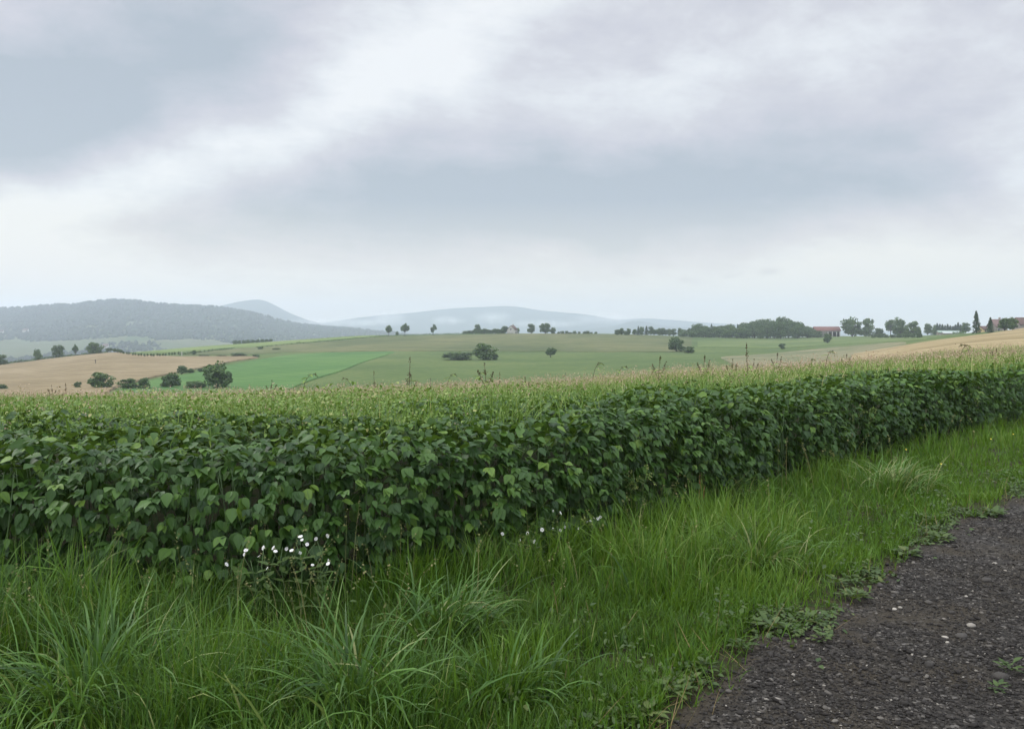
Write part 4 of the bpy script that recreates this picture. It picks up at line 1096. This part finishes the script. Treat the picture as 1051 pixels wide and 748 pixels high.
def loose_gravel():
    G = Geo(); n = 200000
    d = 1.6 + 9.0 * rng.random(n) ** 1.2; u = rng.uniform(-.05, .82, n); e = edge_d(u)
    x = u * d; pt = fbm(x * 1.3, d * 1.3, 91, 3)
    ok = (d < e + .65 * rng.random(n) ** 1.6) & (rng.random(n) < np.clip((.75 + pt * .9) * np.clip((e - d + .15) * 2.2, .12, 1), .08, 1)); d, x = d[ok], x[ok]; n = len(d)
    size = np.clip(.0046 * np.exp(rng.normal(.15, .58, n)), .0025, .028)
    th = rng.random(n) * 6.283
    B = np.stack([np.stack([np.cos(th), np.sin(th), 0*th], -1), np.stack([-np.sin(th), np.cos(th), 0*th], -1), np.tile([0, 0, 1.], (n, 1))], 1)
    B += rng.normal(0, .15, B.shape)
    rn = rng.random(n) ** 1.5
    for k in range(5):
        s = np.arange(n) % 5 == k; V0, T0 = rock_template(300 + k)
        P = np.stack([x[s], d[s], .007 + size[s] * .14], -1)
        V, Tq, C = scatter(V0, T0, np.full((12, 3), .5), P, B[s], size[s][:, None] * np.stack([rng.uniform(.8, 1.5, s.sum()), np.ones(s.sum()), rng.uniform(.7, 1.1, s.sum())], -1) * 1.3, rn[s])
        G.add(V, None, Tq, C)
    o = link('loose_gravel', G.mesh('loose_gravel', M_STONE, smooth=False)); tag(o, 'loose dark crushed stone with pale chips covering the track', 'gravel', kind='stuff')
loose_gravel()

def stone(label, px, row, w, tone):
    d = F * CAMH / (row - HOR); x = (px - CX) * d / F; s = w * d / F
    V0, T0 = rock_template(int(px)); G = Geo()
    # one subdivision with a little displacement for a rounder pebble
    V = list(map(tuple, V0)); T = []; cache = {}
    def mid(a, b):
        k = (min(a, b), max(a, b))
        if k not in cache:
            p = (np.array(V[a]) + np.array(V[b])) / 2; p *= 1.12; V.append(tuple(p)); cache[k] = len(V) - 1
        return cache[k]
    for a, b, c in T0:
        ab, bc, ca = mid(a, b), mid(b, c), mid(c, a); T += [(a, ab, ca), (b, bc, ab), (c, ca, bc), (ab, bc, ca)]
    V = np.array(V) * s * np.array([1.15, .9, .8])
    G.add(V, None, T, np.tile([tone, .5, .5], (len(V), 1)))
    o = link('stone', G.mesh('stone', M_STONE)); o.location = (x, d, .006 + s * .12); o.rotation_euler = (0, 0, random.uniform(-.5, .5))
    tag(o, label, 'stone', 'larger stones lying on the gravel')
for a in [('flat grey stone lying in the middle of the gravel, largest of the loose ones', 987, 655, 12, .88),
          ('whitish stone just above the flat grey one', 997, 644, 9, .985),
          ('small bright pebble left of the flat grey stone', 970, 655.5, 6, 1.0),
          ('bright white pebble alone higher up the gravel', 918, 626.5, 5, 1.0),
          ('grey stone low at the right edge beside a green sprig', 1028, 697, 16, .8),
          ('rounded grey stone near the vegetation at the top of the gravel', 1012, 597, 10, .86),
          ('pale grey stone left of the rounded one at the top of the gravel', 953, 620, 8, .9),
          ('dark stone at the lower middle of the gravel', 928, 700, 10, .75),
          ('grey pebble in the bottom left of the gravel', 748, 711, 7, .92),
          ('pale pebble at the bottom middle of the gravel', 904, 739, 7, .96),
          ('cream pebble at the bottom edge of the gravel', 857, 742, 7, .97),
          ('small grey stone by the bare dirt edge', 810, 670, 7, .88)]: stone(*a)

# ------------------------------------------------------------------ broadleaf weeds at the gravel edge
def rosette(label, px, row, rad, n, tone=.5):
    n = int(n * 2.4)
    d = F * CAMH / (row - HOR); x = (px - CX) * d / F
    G = Geo(); az = np.arange(n) * 2.4 + rng.normal(0, .2, n); lift = np.clip(rng.normal(.35, .22, n), .05, .9); UP = np.array([0, 0, 1.])
    f = np.stack([np.cos(az), np.sin(az), 0 * az], -1)
    fwd = f * np.cos(lift)[:, None] + UP * np.sin(lift)[:, None]; nr = -f * np.sin(lift)[:, None] + UP * np.cos(lift)[:, None] + rng.normal(0, .12, (n, 3))
    V, Q, C = scatter(LV, LQ, LC, f * (rad * .45 * rng.random(n) ** .6)[:, None] + UP * rng.uniform(.008, .05, n)[:, None], basis(fwd, nr), (rad * .55 * rng.uniform(.5, 1.15, n))[:, None] * np.array([.8, 1, 1]), np.clip(rng.normal(tone, .15, n), 0, 1))
    G.add(V, Q, None, C)
    o = link('broadleaf_weed', G.mesh('broadleaf_weed', M_COVER)); o.location = (x, d, .004)
    tag(o, label, 'weed', 'broadleaf weeds along the gravel edge')
for a in [('leafy weed at the bottom left end of the gravel edge', 690, 715, .12, 13, .6), ('low weed where grass first meets gravel near the bottom', 722, 690, .10, 11, .5),
          ('flat weed on bare dirt in the lower verge edge', 762, 668, .09, 10, .45), ('spreading weed rosette at the middle of the gravel edge', 792, 648, .11, 12, .55),
          ('round leaved weed beside the middle rosette', 832, 640, .09, 10, .5), ('pale weed out on the dirt left of the gravel', 845, 660, .08, 9, .6),
          ('weed rosette on the dirt at the upper part of the edge', 876, 617, .12, 13, .55), ('weed tucked under the long grass at the upper edge', 858, 603, .10, 11, .45),
          ('broad leaved weed near the top of the gravel edge', 930, 572, .14, 13, .5), ('bright weed at the upper gravel corner', 965, 556, .13, 12, .65),
          ('weed cluster at the right end of the gravel edge', 1020, 530, .15, 14, .5), ('sprig growing in the gravel beside the right edge stone', 1036, 690, .08, 9, .35),
          ('tiny sprig in the gravel below the right edge stone', 1024, 712, .06, 8, .35), ('yellowish weed in the bottom corner of the verge', 665, 740, .12, 12, .8),
          ('small leafy weed under the grass at the bottom left', 205, 705, .10, 8, .75)]: rosette(*a)

# ------------------------------------------------------------------ white campion plants
def petal_flower(sz):
    G = Geo()
    for i in range(5):
        a = i * 2 * math.pi / 5; c, s = math.cos(a), math.sin(a)
        pts = [(.08, -.05, 0), (.08, .05, 0), (.34, .2, .05), (.34, -.2, .05), (.5, .2, .02), (.5, -.2, .02), (.42, 0, .04)]
        G.add([(sz*(x*c - y*s), sz*(x*s + y*c), sz*z) for x, y, z in pts], [(0, 1, 2, 3)], [(3, 2, 6), (2, 4, 6), (3, 6, 5)])
    return G
def calyx_geo(sz):
    G = Geo(); G.tube([(0, 0, -.75*sz), (0, 0, -.55*sz), (0, 0, -.25*sz), (0, 0, .02*sz)], [.05*sz, .2*sz, .19*sz, .1*sz], 7); return G
FLM = petal_flower(.027).mesh('petals', M_WHITE); CAM = calyx_geo(.022).mesh('calyx', M_CALYX)
def campion(label, px, row_top, d, flowers, h_extra=0.0):
    d = float(front_d((px - CX) / F)) - .24 - .22 * ((px * 7) % 10) / 10
    x = (px - CX) * d / F; z0 = float(ground(x, d)); top = CAMH - (row_top - HOR) * d / F - z0
    e = empty('white_campion', (x, d, z0))
    St = Geo(); Lf = Geo(); rr = random.Random(int(px * 7))
    main = [(0, 0, -.02), (.01, 0, top * .4), (rr.uniform(-.03, .03), rr.uniform(-.02, .02), top * .75), (rr.uniform(-.04, .04), 0, top * .96)]
    St.tube(main, [.0035, .003, .0024, .0015], 5)
    for i in range(5):
        z = top * (.2 + .14 * i); a = rr.random() * 6.28
        for s in (0, math.pi):
            f = np.array([[math.cos(a + s), math.sin(a + s), .25]]); nr = np.array([[-.2 * math.cos(a + s), -.2 * math.sin(a + s), 1.]])
            V, Q, C = scatter(LV, LQ, LC, np.array([[0.005, 0, z]]), basis(f, nr), np.array([[.05, .085, .07]]), np.array([.5])); Lf.add(V, Q, None, C)
    for i in range(flowers):
        a = i * 2.4 + rr.random(); z1 = top * rr.uniform(.84, 1.05); rd = rr.uniform(.02, .10)
        tip = (math.cos(a) * rd, math.sin(a) * rd, z1)
        St.tube([(0.01, 0, top * rr.uniform(.55, .75)), (tip[0] * .6, tip[1] * .6, z1 - .06), (tip[0], tip[1], z1 - .02)], [.0018, .0015, .0012], 4)
        fl = link('flower', FLM, e); fl.location = tip
        fl.rotation_euler = (R(rr.uniform(15, 105)), rr.uniform(-.5, .5), rr.uniform(-1.2, 1.2)); k_ = rr.uniform(.6, 1.05); fl.scale = (k_, k_, k_)     # tilted towards the light over the verge
        link('calyx', CAM, fl)
    link('stem', St.mesh('stem', M_STEM), e); link('leaves', Lf.mesh('leaves', M_COVER), e)
    tag(e, label, 'wildflower', 'white campion plants against the bean crop')
for a in [('white campion with one low bloom, leftmost of the left cluster', 240, 570, 5.25, 2), ('white campion with a spread of small blooms second from left', 262, 572, 5.25, 3),
          ('white campion with a bud spike in the left cluster', 274, 559, 5.3, 2), ('white campion in the middle of the left cluster', 290, 558, 5.35, 3),
          ('tallest white campion of the left cluster', 308, 553, 5.4, 4), ('white campion with bloom held out to the right in the left cluster', 325, 550, 5.4, 2),
          ('low white campion at the right end of the left cluster', 331, 573, 5.3, 3), ('low white campion leftmost in the right cluster', 531, 549, 6.1, 2),
          ('low white campion between the two taller ones on the left of the right cluster', 547, 547, 6.1, 3), ('tall white campion with high bud in the right cluster', 563, 522, 6.3, 3),
          ('white campion with two open blooms beside the tall one', 572, 538, 6.25, 3), ('white campion with the densest bloom head at the right end', 612, 530, 6.3, 5),
          ('low white campion left of the densest bloom head', 603, 543, 6.2, 2)]: campion(*a)

# tall pale weeds leaning on the bean wall
def tall_weed(label, px, row_top, d, lean, tone, cat='weed'):
    d = float(front_d((px - CX) / F)) - .16
    x = (px - CX) * d / F; z0 = float(ground(x, d)); top = CAMH - (row_top - HOR) * d / F - z0
    e = empty('tall_weed', (x, d, z0)); St = Geo(); Lf = Geo(); Hd = Geo()
    for i in range(3):
        a = rng.normal(lean, .1); b = rng.normal(0, .06); hh = top * rng.uniform(.75, 1)
        tip = np.array([a * hh, b, hh]); St.tube([(0.02 * i, 0, -.02), (tip[0] * .4, b * .5, hh * .5), tip], [.004, .003, .0015], 5)
        for j in range(9):
            t = rng.uniform(.25, .85); p = np.array([tip[0] * t * t * .9 + .02 * i * (1 - t), b * t, hh * t]); az = rng.random() * 6.28
            V, Q, C = scatter(LV, LQ, LC, p[None], basis(np.array([[math.cos(az), math.sin(az), .35]]), np.array([[0, 0, 1.]])), np.array([[.035, .08, .06]]), np.array([tone])); Lf.add(V, Q, None, C)
        for j in range(7):
            q = tip + np.array([rng.normal(0, .04), rng.normal(0, .03), rng.uniform(-.14, .03)]); Hd.tube([tip * .86 + np.array([0, 0, -.02]), (tip * .9 + q) / 2, q], [.0014, .0012, .001], 4)
            leaf_cloud(Hd, q + rng.normal(0, .008, (8, 3)), rng.uniform(.007, .013, 8), np.tile([0, -.6, .6], (8, 1)), np.clip(rng.normal(.75, .2, 8), 0, 1))
    link('stem', St.mesh('stem', M_STEM), e); link('leaves', Lf.mesh('leaves', M_COVER), e); link('flower_head', Hd.mesh('flower_head', M_WEED), e)
    tag(e, label, cat, 'tall pale weeds leaning on the beans')
tall_weed('tall branching pale weed leaning on the beans right of the flowers', 655, 474, 7.0, -.06, .7)
tall_weed('leafy upright weed among the right flower cluster', 596, 520, 6.35, .02, .65)
tall_weed('pale flecked weed against the beans on the right', 886, 412, 11.6, .03, .8)
tall_weed('second pale flecked weed close to the first on the right', 903, 416, 12.2, .05, .75)
tall_weed('drab weed in the gap of the bean wall far right', 1000, 404, 15.2, .05, .4)
d = float(front_d((717 - CX) / F)) - .3; x = (717 - CX) * d / F
e = empty('dry_stalk', (x, d, float(ground(x, d)))); G = Geo()
for i in range(3): G.tube([(.02 * i, 0, -.02), (.02 * i + .005, 0, .22), (.02 * i + rng.normal(0, .01), 0, .36 - .05 * i)], [.004, .0035, .002], 5)
link('stem', G.mesh('stem', plain_mat('dry_reed', (.22, .11, .04), .8)), e)
G = Geo(); q = rng.normal(0, 1, (60, 3)) * np.array([.012, .012, .04]) + [.02, 0, .33]; leaf_cloud(G, q, rng.uniform(.005, .012, 60), q * 0 + [0, -1, 0], rng.random(60)); link('seed_head', G.mesh('seed_head', M_DRY), e)
tag(e, 'orange brown dry stalks at the grass edge below the beans', 'dry stalk')
for i, (px, row) in enumerate(((1017, 452), (930, 463), (1040, 447), (966, 478))):
    d = F * (CAMH - .25) / (row - HOR); x = (px - CX) * d / F
    e = empty('yellow_flower', (x, d, float(ground(x, d)))); G = Geo(); G.tube([(0, 0, -.02), (.01, 0, .15), (0, 0, .27)], [.002, .002, .0015], 4); link('stem', G.mesh('stem', M_STEM), e)
    fl = link('flower', petal_flower(.017).mesh('flower', plain_mat('yellow_petal', (.62, .5, .06), .6)), e); fl.location = (0, 0, .27); fl.rotation_euler = (R(45), 0, 0)
    tag(e, 'tiny yellow flower standing in the short grass at the right', 'wildflower', 'yellow flowers in the right verge')

# ------------------------------------------------------------------ dark dock and amaranth stalks over the field crest
def dock(kind, seed):
    global rng
    keep, rng = rng, np.random.default_rng(seed)
    St = Geo(); Hd = Geo(); Lf = Geo()
    if kind == 'spike': paths = [[(0, 0, -.6), (.01, 0, .0), (.03, 0, .5), (.05, .0, 1)]]
    elif kind == 'arch': paths = [[(0, 0, -.6), (.05, 0, .3), (.16, 0, .75), (.32, .04, .98), (.5, .06, 1.0), (.62, .05, .9)]]
    else: paths = [[(0, 0, -.6), (0, 0, .2), (.02, 0, .6), (.06, 0, 1)], [(0, 0, .1), (-.12, .05, .45), (-.22, .08, .72)], [(0, 0, .2), (.16, -.05, .5), (.27, 0, .8)]]
    for p in paths:
        p = np.array(p, float); St.tube(p, np.linspace(.012, .006, len(p)), 5)
        t = np.linspace(0, 1, len(p)); n = 64
        cl = rng.random(9)
        q = .5 + .5 * np.clip(cl[rng.integers(0, 9, n)] + rng.normal(0, .035, n), 0, 1)
        P = np.stack([np.interp(q, t, p[:, i]) for i in range(3)], -1) + rng.normal(0, .030, (n, 3)) * (1.25 - q)[:, None] * 1.6
        leaf_cloud(Hd, P, rng.uniform(.014, .036, n), rng.normal(0, 1, (n, 3)), rng.random(n))
        for j in range(4):
            b = np.array([np.interp(.3 + .1 * j, t, p[:, i]) for i in range(3)]); az = rng.random() * 6.28
            V, Q, C = scatter(LV, LQ, LC, b[None], basis(np.array([[math.cos(az), math.sin(az), -.1]]), np.array([[0, 0, 1.]])), np.array([[.16, .34, .3]]), np.array([.6])); Lf.add(V, Q, None, C)
    r = (St.mesh('stem', M_DOCKSTEM), Hd.mesh('seed_head', M_DOCK), Lf.mesh('leaves', M_WEED))
    rng = keep
    return r
DK = {k: [dock(k, 400 + i * 7 + j) for j in range(2)] for i, k in enumerate(('spike', 'arch', 'branch'))}
cnt = 0
WHERE = {'spike': 'thin dark seed spike', 'arch': 'arching dark seed stalk', 'branch': 'branched dark seed stalk'}
for kind, px, top, note in [
 ('branch', 54, 393, 'above the wheat foot at left'), ('spike', 68, 390, 'brownish, right of the left branched one'), ('branch', 278, 388, 'at the foot of the bright green field'),
 ('arch', 309, 381, 'in front of the bright green field'), ('spike', 385, 377, 'left of the tall crooked one'), ('arch', 362, 386, 'in front of the dark meadow'), ('spike', 419, 361, 'tallest left of centre'),
 ('branch', 423, 381, 'low beside the tallest left of centre'), ('spike', 441, 385, 'leaning left of the long bush'), ('arch', 457, 382, 'below the long bush'), ('branch', 499, 369, 'rusty brown below the big meadow tree'),
 ('arch', 486, 380, 'left of the rusty brown one'), ('spike', 512, 379, 'right of the rusty brown one'), ('branch', 676, 362, 'dark topped, below the round meadow tree'), ('arch', 607, 370, 'right of the lollipop tree'),
 ('arch', 632, 374, 'nodding right of the lollipop tree'), ('spike', 674, 385, 'short and bent, low under the dark topped one'), ('branch', 722, 361, 'right of the low meadow bush'), ('branch', 751, 366, 'in the tan pasture edge'),
 ('spike', 768, 347, 'tallest on the pasture'), ('branch', 773, 366, 'foot of the tallest on the pasture'), ('branch', 797, 359, 'on the pasture, right of the tallest'), ('branch', 812, 371, 'low on the pasture'),
 ('arch', 846, 358, 'hooked, below the barn'), ('arch', 829, 367, 'left of the hooked one'), ('branch', 868, 361, 'short, right of the hooked one'), ('arch', 984, 352, 'dark on the wheat slope, left of two'), ('arch', 998, 351, 'dark on the wheat slope, right of two'),
 ('branch', 1016, 355, 'low at the foot of the wheat slope'), ('branch', 1022, 355.5, 'low, last at the foot of the wheat slope'), ('spike', 732, 374, 'thin at the pasture corner'), ('branch', 540, 384, 'low right of centre'), ('spike', 580, 380, 'faint in front of the meadow')]:
    d = 17 + (hash((px * 13) % 97) % 9); x = (px - CX) * d / F
    zc = float(ground(x, d)) + CANOPY * .97; zt = CAMH - (top - HOR) * d / F
    h = max(.2, (zt - zc) * .9)
    st, hd, lf = DK[kind][cnt % 2]; cnt += 1
    e = empty('weed_stalk', (x, d, zc), random.choice((0, math.pi, .4, 2.7)), (h, h, h))
    link('stem', st, e); link('seed_head', hd, e); link('leaves', lf, e)
    tag(e, WHERE[kind] + ' over the field, ' + note, 'weed', 'dark seed stalks above the bean field')

# ------------------------------------------------------------------ haze and mist
def haze():
    g = Geo().box((-7000, -7000, -140), (7000, 7000, 228))
    m, t, out = material('haze'); v = t.n('ShaderNodeVolumePrincipled')
    v.inputs['Color'].default_value = (.775, .865, .965, 1); v.inputs['Density'].default_value = HAZE; v.inputs['Anisotropy'].default_value = .25
    t.l(v.outputs[0], out.inputs['Volume'])
    o = link('haze', g.mesh('haze', m, smooth=False)); tag(o, 'pale damp haze lying over the whole landscape', 'haze', kind='stuff')
HAZE = 2.4e-4
haze()
def mist():
    m, t, out = material('mist'); v = t.n('ShaderNodeVolumePrincipled')
    v.inputs['Color'].default_value = (.97, .98, 1, 1); 
    co = t.n('ShaderNodeTexCoord').outputs['Object']; ln = t.n('ShaderNodeVectorMath', operation='LENGTH'); t.l(co, ln.inputs[0])
    gp = t.n('ShaderNodeNewGeometry').outputs['Position']
    fall = t.m('SUBTRACT', 1.0, ln.outputs['Value'], clamp=True); nz = t.m('MULTIPLY', t.m('SUBTRACT', t.noise(.022, 4, gp, .6), .36), 3.2, clamp=True)
    t.l(t.m('MULTIPLY', t.m('MULTIPLY', fall, nz), .0095), v.inputs['Density'])
    t.l(v.outputs[0], out.inputs['Volume'])
    bpy_geo = Geo(); n, k = 20, 12
    V = [(math.cos(a) * math.cos(b), math.sin(a) * math.cos(b), math.sin(b)) for b in np.linspace(-math.pi/2, math.pi/2, k) for a in np.arange(n) * 2 * math.pi / n]
    bpy_geo.add(V, [(i*n+j, i*n+(j+1) % n, (i+1)*n+(j+1) % n, (i+1)*n+j) for i in range(k-1) for j in range(n)])
    me = bpy_geo.mesh('mist', m)
    for px, row, w, h, lab in [(399, 325, 22, 7, 'white mist patch behind the ridge trees'), (388, 331, 40, 5, 'white mist bank low behind the ridge trees'), (461, 329, 22, 6, 'small white mist patch left of the farmhouse'), (507, 326, 24, 8, 'white mist patch above the farmhouse'),
                               (340, 331, 60, 6, 'mist bank between the wooded hill and the broad mountain'), (622, 327, 42, 7, 'mist veiling the right shoulder of the broad mountain'), (560, 332, 50, 5, 'low mist along the foot of the broad mountain')]:
        d = 4300; o = link('mist', me); o.location = ((px - CX) * d / F, d, CAMH - (row - HOR) * d / F); o.scale = (w * d / F, 120, h * d / F)
        tag(o, lab, 'mist', kind='stuff')
mist()

# ------------------------------------------------------------------ sky and light
def world():
    w = bpy.data.worlds.new('World'); S.world = w; w.use_nodes = True
    t = NT(w.node_tree); t.t.nodes.clear()
    out = t.n('ShaderNodeOutputWorld'); bg = t.n('ShaderNodeBackground'); bg.inputs[1].default_value = .1
    sky = t.n('ShaderNodeTexSky', sky_type='NISHITA'); sky.sun_disc = False
    sky.sun_elevation = R(SUN_EL); sky.sun_rotation = R(SUN_AZ); sky.air_density = 1.5; sky.dust_density = 3.0
    tc = t.n('ShaderNodeTexCoord').outputs['Generated']
    sep = t.n('ShaderNodeSeparateXYZ'); t.l(tc, sep.inputs[0]); X, Y, Z = sep.outputs
    # cloud-layer coordinates, so that clouds crowd towards the horizon
    iz = t.m('DIVIDE', 1.0, t.m('ADD', t.m('MAXIMUM', Z, 0.0), .16))
    cv = t.n('ShaderNodeCombineXYZ'); t.l(t.m('MULTIPLY', X, iz), cv.inputs[0]); t.l(t.m('MULTIPLY', Y, iz), cv.inputs[1])
    rot = t.n('ShaderNodeVectorRotate', rotation_type='Z_AXIS'); t.l(cv.outputs[0], rot.inputs[0]); rot.inputs['Angle'].default_value = R(-25)
    mp = t.n('ShaderNodeMapping'); mp.inputs['Scale'].default_value = (.8, 1.25, 1); t.l(rot.outputs[0], mp.inputs[0])
    n1 = t.noise(1.3, 8, mp.outputs[0], .58, .9); n2 = t.noise(3.6, 7, mp.outputs[0], .6, .6)
    mp3 = t.n('ShaderNodeMapping'); mp3.inputs['Scale'].default_value = (1, 1, 2.1); t.l(tc, mp3.inputs[0])
    n3 = t.noise(3.4, 10, mp3.outputs[0], .62, .25); n4 = t.noise(10.0, 9, mp3.outputs[0], .64, .2)
    # azimuth / elevation, shaken by noise, for the large cloud banks
    nw = t.n('ShaderNodeTexNoise'); nw.inputs['Scale'].default_value = 4.5; nw.inputs['Detail'].default_value = 5; t.l(tc, nw.inputs['Vector'])
    sw = t.n('ShaderNodeSeparateColor'); t.l(nw.outputs['Color'], sw.inputs[0])
    az = t.m('ADD', t.m('ARCTAN2', X, Y), t.m('MULTIPLY', t.m('SUBTRACT', sw.outputs[0], .5), .22))
    el = t.m('ADD', t.m('ARCSINE', Z), t.m('MULTIPLY', t.m('SUBTRACT', sw.outputs[1], .5), .11))
    acc = t.m('ADD', .50, t.m('ADD', t.m('MULTIPLY', t.m('SUBTRACT', n1, .5), .55), t.m('ADD', t.m('MULTIPLY', t.m('SUBTRACT', n2, .5), .30), t.m('ADD', t.m('MULTIPLY', t.m('SUBTRACT', n3, .5), 1.05), t.m('MULTIPLY', t.m('SUBTRACT', n4, .5), .62)))))
    warm = 0.0; green = 0.0
    def blob(px, row, sx, sy, ang, amp):
        a0 = math.atan((px - CX) / F); e0 = math.atan((HOR - row) / F * math.cos(a0))
        k = math.cos(a0); sa, se = sx / F * k, sy / F * k
        dx, dy = t.m('SUBTRACT', az, a0), t.m('SUBTRACT', el, e0); c, s = math.cos(R(ang)), math.sin(R(ang))
        p = t.m('DIVIDE', t.m('ADD', t.m('MULTIPLY', dx, c), t.m('MULTIPLY', dy, s)), sa)
        q = t.m('DIVIDE', t.m('SUBTRACT', t.m('MULTIPLY', dy, c), t.m('MULTIPLY', dx, s)), se)
        r2 = t.m('ADD', t.m('MULTIPLY', p, p), t.m('MULTIPLY', q, q))
        return t.m('MULTIPLY', t.m('POWER', 2.718, t.m('MULTIPLY', r2, -.5)), amp * 1.28)
    for b in [(110, 70, 170, 62, 32, -.46), (20, 140, 90, 35, 20, -.22), (130, 200, 120, 28, 24, .40), (-20, 255, 120, 38, 5, .36), (60, 300, 220, 22, 0, .34),
              (410, 55, 130, 38, 22, .36), (250, 150, 130, 40, 22, .12), (510, 205, 165, 36, 4, -.50), (585, 236, 75, 24, 0, -.34), (180, 240, 90, 16, 6, -.20),
              (860, 165, 210, 42, 6, -.20), (690, 85, 60, 26, 20, .22), (1040, 150, 45, 45, 20, .38), (770, 215, 170, 20, 3, -.14), (830, 285, 380, 30, 0, .36),
              (560, 10, 120, 30, 0, .12), (960, 20, 180, 35, 0, .10), (480, 285, 170, 30, 0, -.06)]:
        acc = t.m('ADD', acc, blob(*b))
    for b in [(790, 272, 9, 3, 0, -.5), (716, 276, 7, 2.4, 0, -.35), (640, 278, 9, 2.4, 0, -.2), (755, 268, 5, 2, 0, -.25)]: acc = t.m('ADD', acc, blob(*b))
    col = t.ramp(acc, [(.0, (.335, .385, .445)), (.25, (.405, .440, .500)), (.45, (.480, .490, .552)), (.6, (.53, .54, .59)), (.8, (.63, .655, .69)), (1, (.72, .74, .76))])
    hz = t.m('SUBTRACT', 1.0, t.m('MULTIPLY', t.m('ABSOLUTE', Z), 6.5), clamp=True)       # pale creamy band low down
    col = t.mix(t.m('MULTIPLY', hz, .85), col, (.79, .715, .615))
    gf = t.m('MINIMUM', t.m('ADD', blob(850, 290, 420, 34, 0, .55), blob(30, 265, 190, 60, 8, .5)), .6)
    col = t.mix(gf, col, t.mix(1.0, col, (1.02, 1.01, .93), 'MULTIPLY'))
    sc = t.n('ShaderNodeVectorMath', operation='SCALE'); t.l(col, sc.inputs[0]); sc.inputs['Scale'].default_value = SKYGAIN
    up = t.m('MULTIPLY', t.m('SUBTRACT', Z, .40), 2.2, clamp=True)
    back = t.m('MULTIPLY', t.m('SUBTRACT', .25, Y), 1.2, clamp=True)          # extra brightness added to unseen sky overhead and behind, lighting land and haze
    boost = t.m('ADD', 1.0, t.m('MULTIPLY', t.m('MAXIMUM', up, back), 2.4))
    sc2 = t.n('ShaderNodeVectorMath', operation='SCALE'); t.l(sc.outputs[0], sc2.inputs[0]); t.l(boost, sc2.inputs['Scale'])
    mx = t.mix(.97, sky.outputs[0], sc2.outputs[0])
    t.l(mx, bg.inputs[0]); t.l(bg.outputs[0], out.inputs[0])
    w.cycles.sampling_method = 'MANUAL'; w.cycles.sample_map_resolution = 512
SUN_EL, SUN_AZ, SKYGAIN = 48, -70, 9.75
world()
sl = bpy.data.lights.new('sun', 'SUN'); sl.energy = 1.5; sl.angle = R(16); sl.color = (1, .97, .92)
so = link('sun', sl); a, e_ = R(SUN_AZ), R(SUN_EL)
dirv = Vector((math.sin(a) * math.cos(e_), math.cos(a) * math.cos(e_), math.sin(e_)))     # towards the sun
so.rotation_euler = dirv.to_track_quat('Z', 'Y').to_euler(); so.location = dirv * 60

# ------------------------------------------------------------------ camera and render settings
cam = bpy.data.cameras.new('camera'); cam.sensor_fit = 'HORIZONTAL'; cam.sensor_width = 36; cam.lens = 36 * F / 1051
cam.shift_y = -(374 - HOR) / 1051; cam.clip_start = .05; cam.clip_end = 30000
co = link('camera', cam); co.location = (0, 0, CAMH); co.rotation_euler = (R(90), 0, 0)
S.camera = co
S.view_settings.view_transform = 'Standard'; S.view_settings.look = 'None'; S.view_settings.gamma = 1; S.view_settings.use_curve_mapping = False
S.view_settings.exposure = 0.35
S.cycles.use_denoising = True
S.cycles.max_bounces = 6; S.cycles.diffuse_bounces = 3; S.cycles.glossy_bounces = 2; S.cycles.transmission_bounces = 3; S.cycles.volume_bounces = 4; S.cycles.transparent_max_bounces = 4
S.cycles.use_adaptive_sampling = True; S.cycles.adaptive_threshold = .01
S.cycles.caustics_reflective = False; S.cycles.caustics_refractive = False
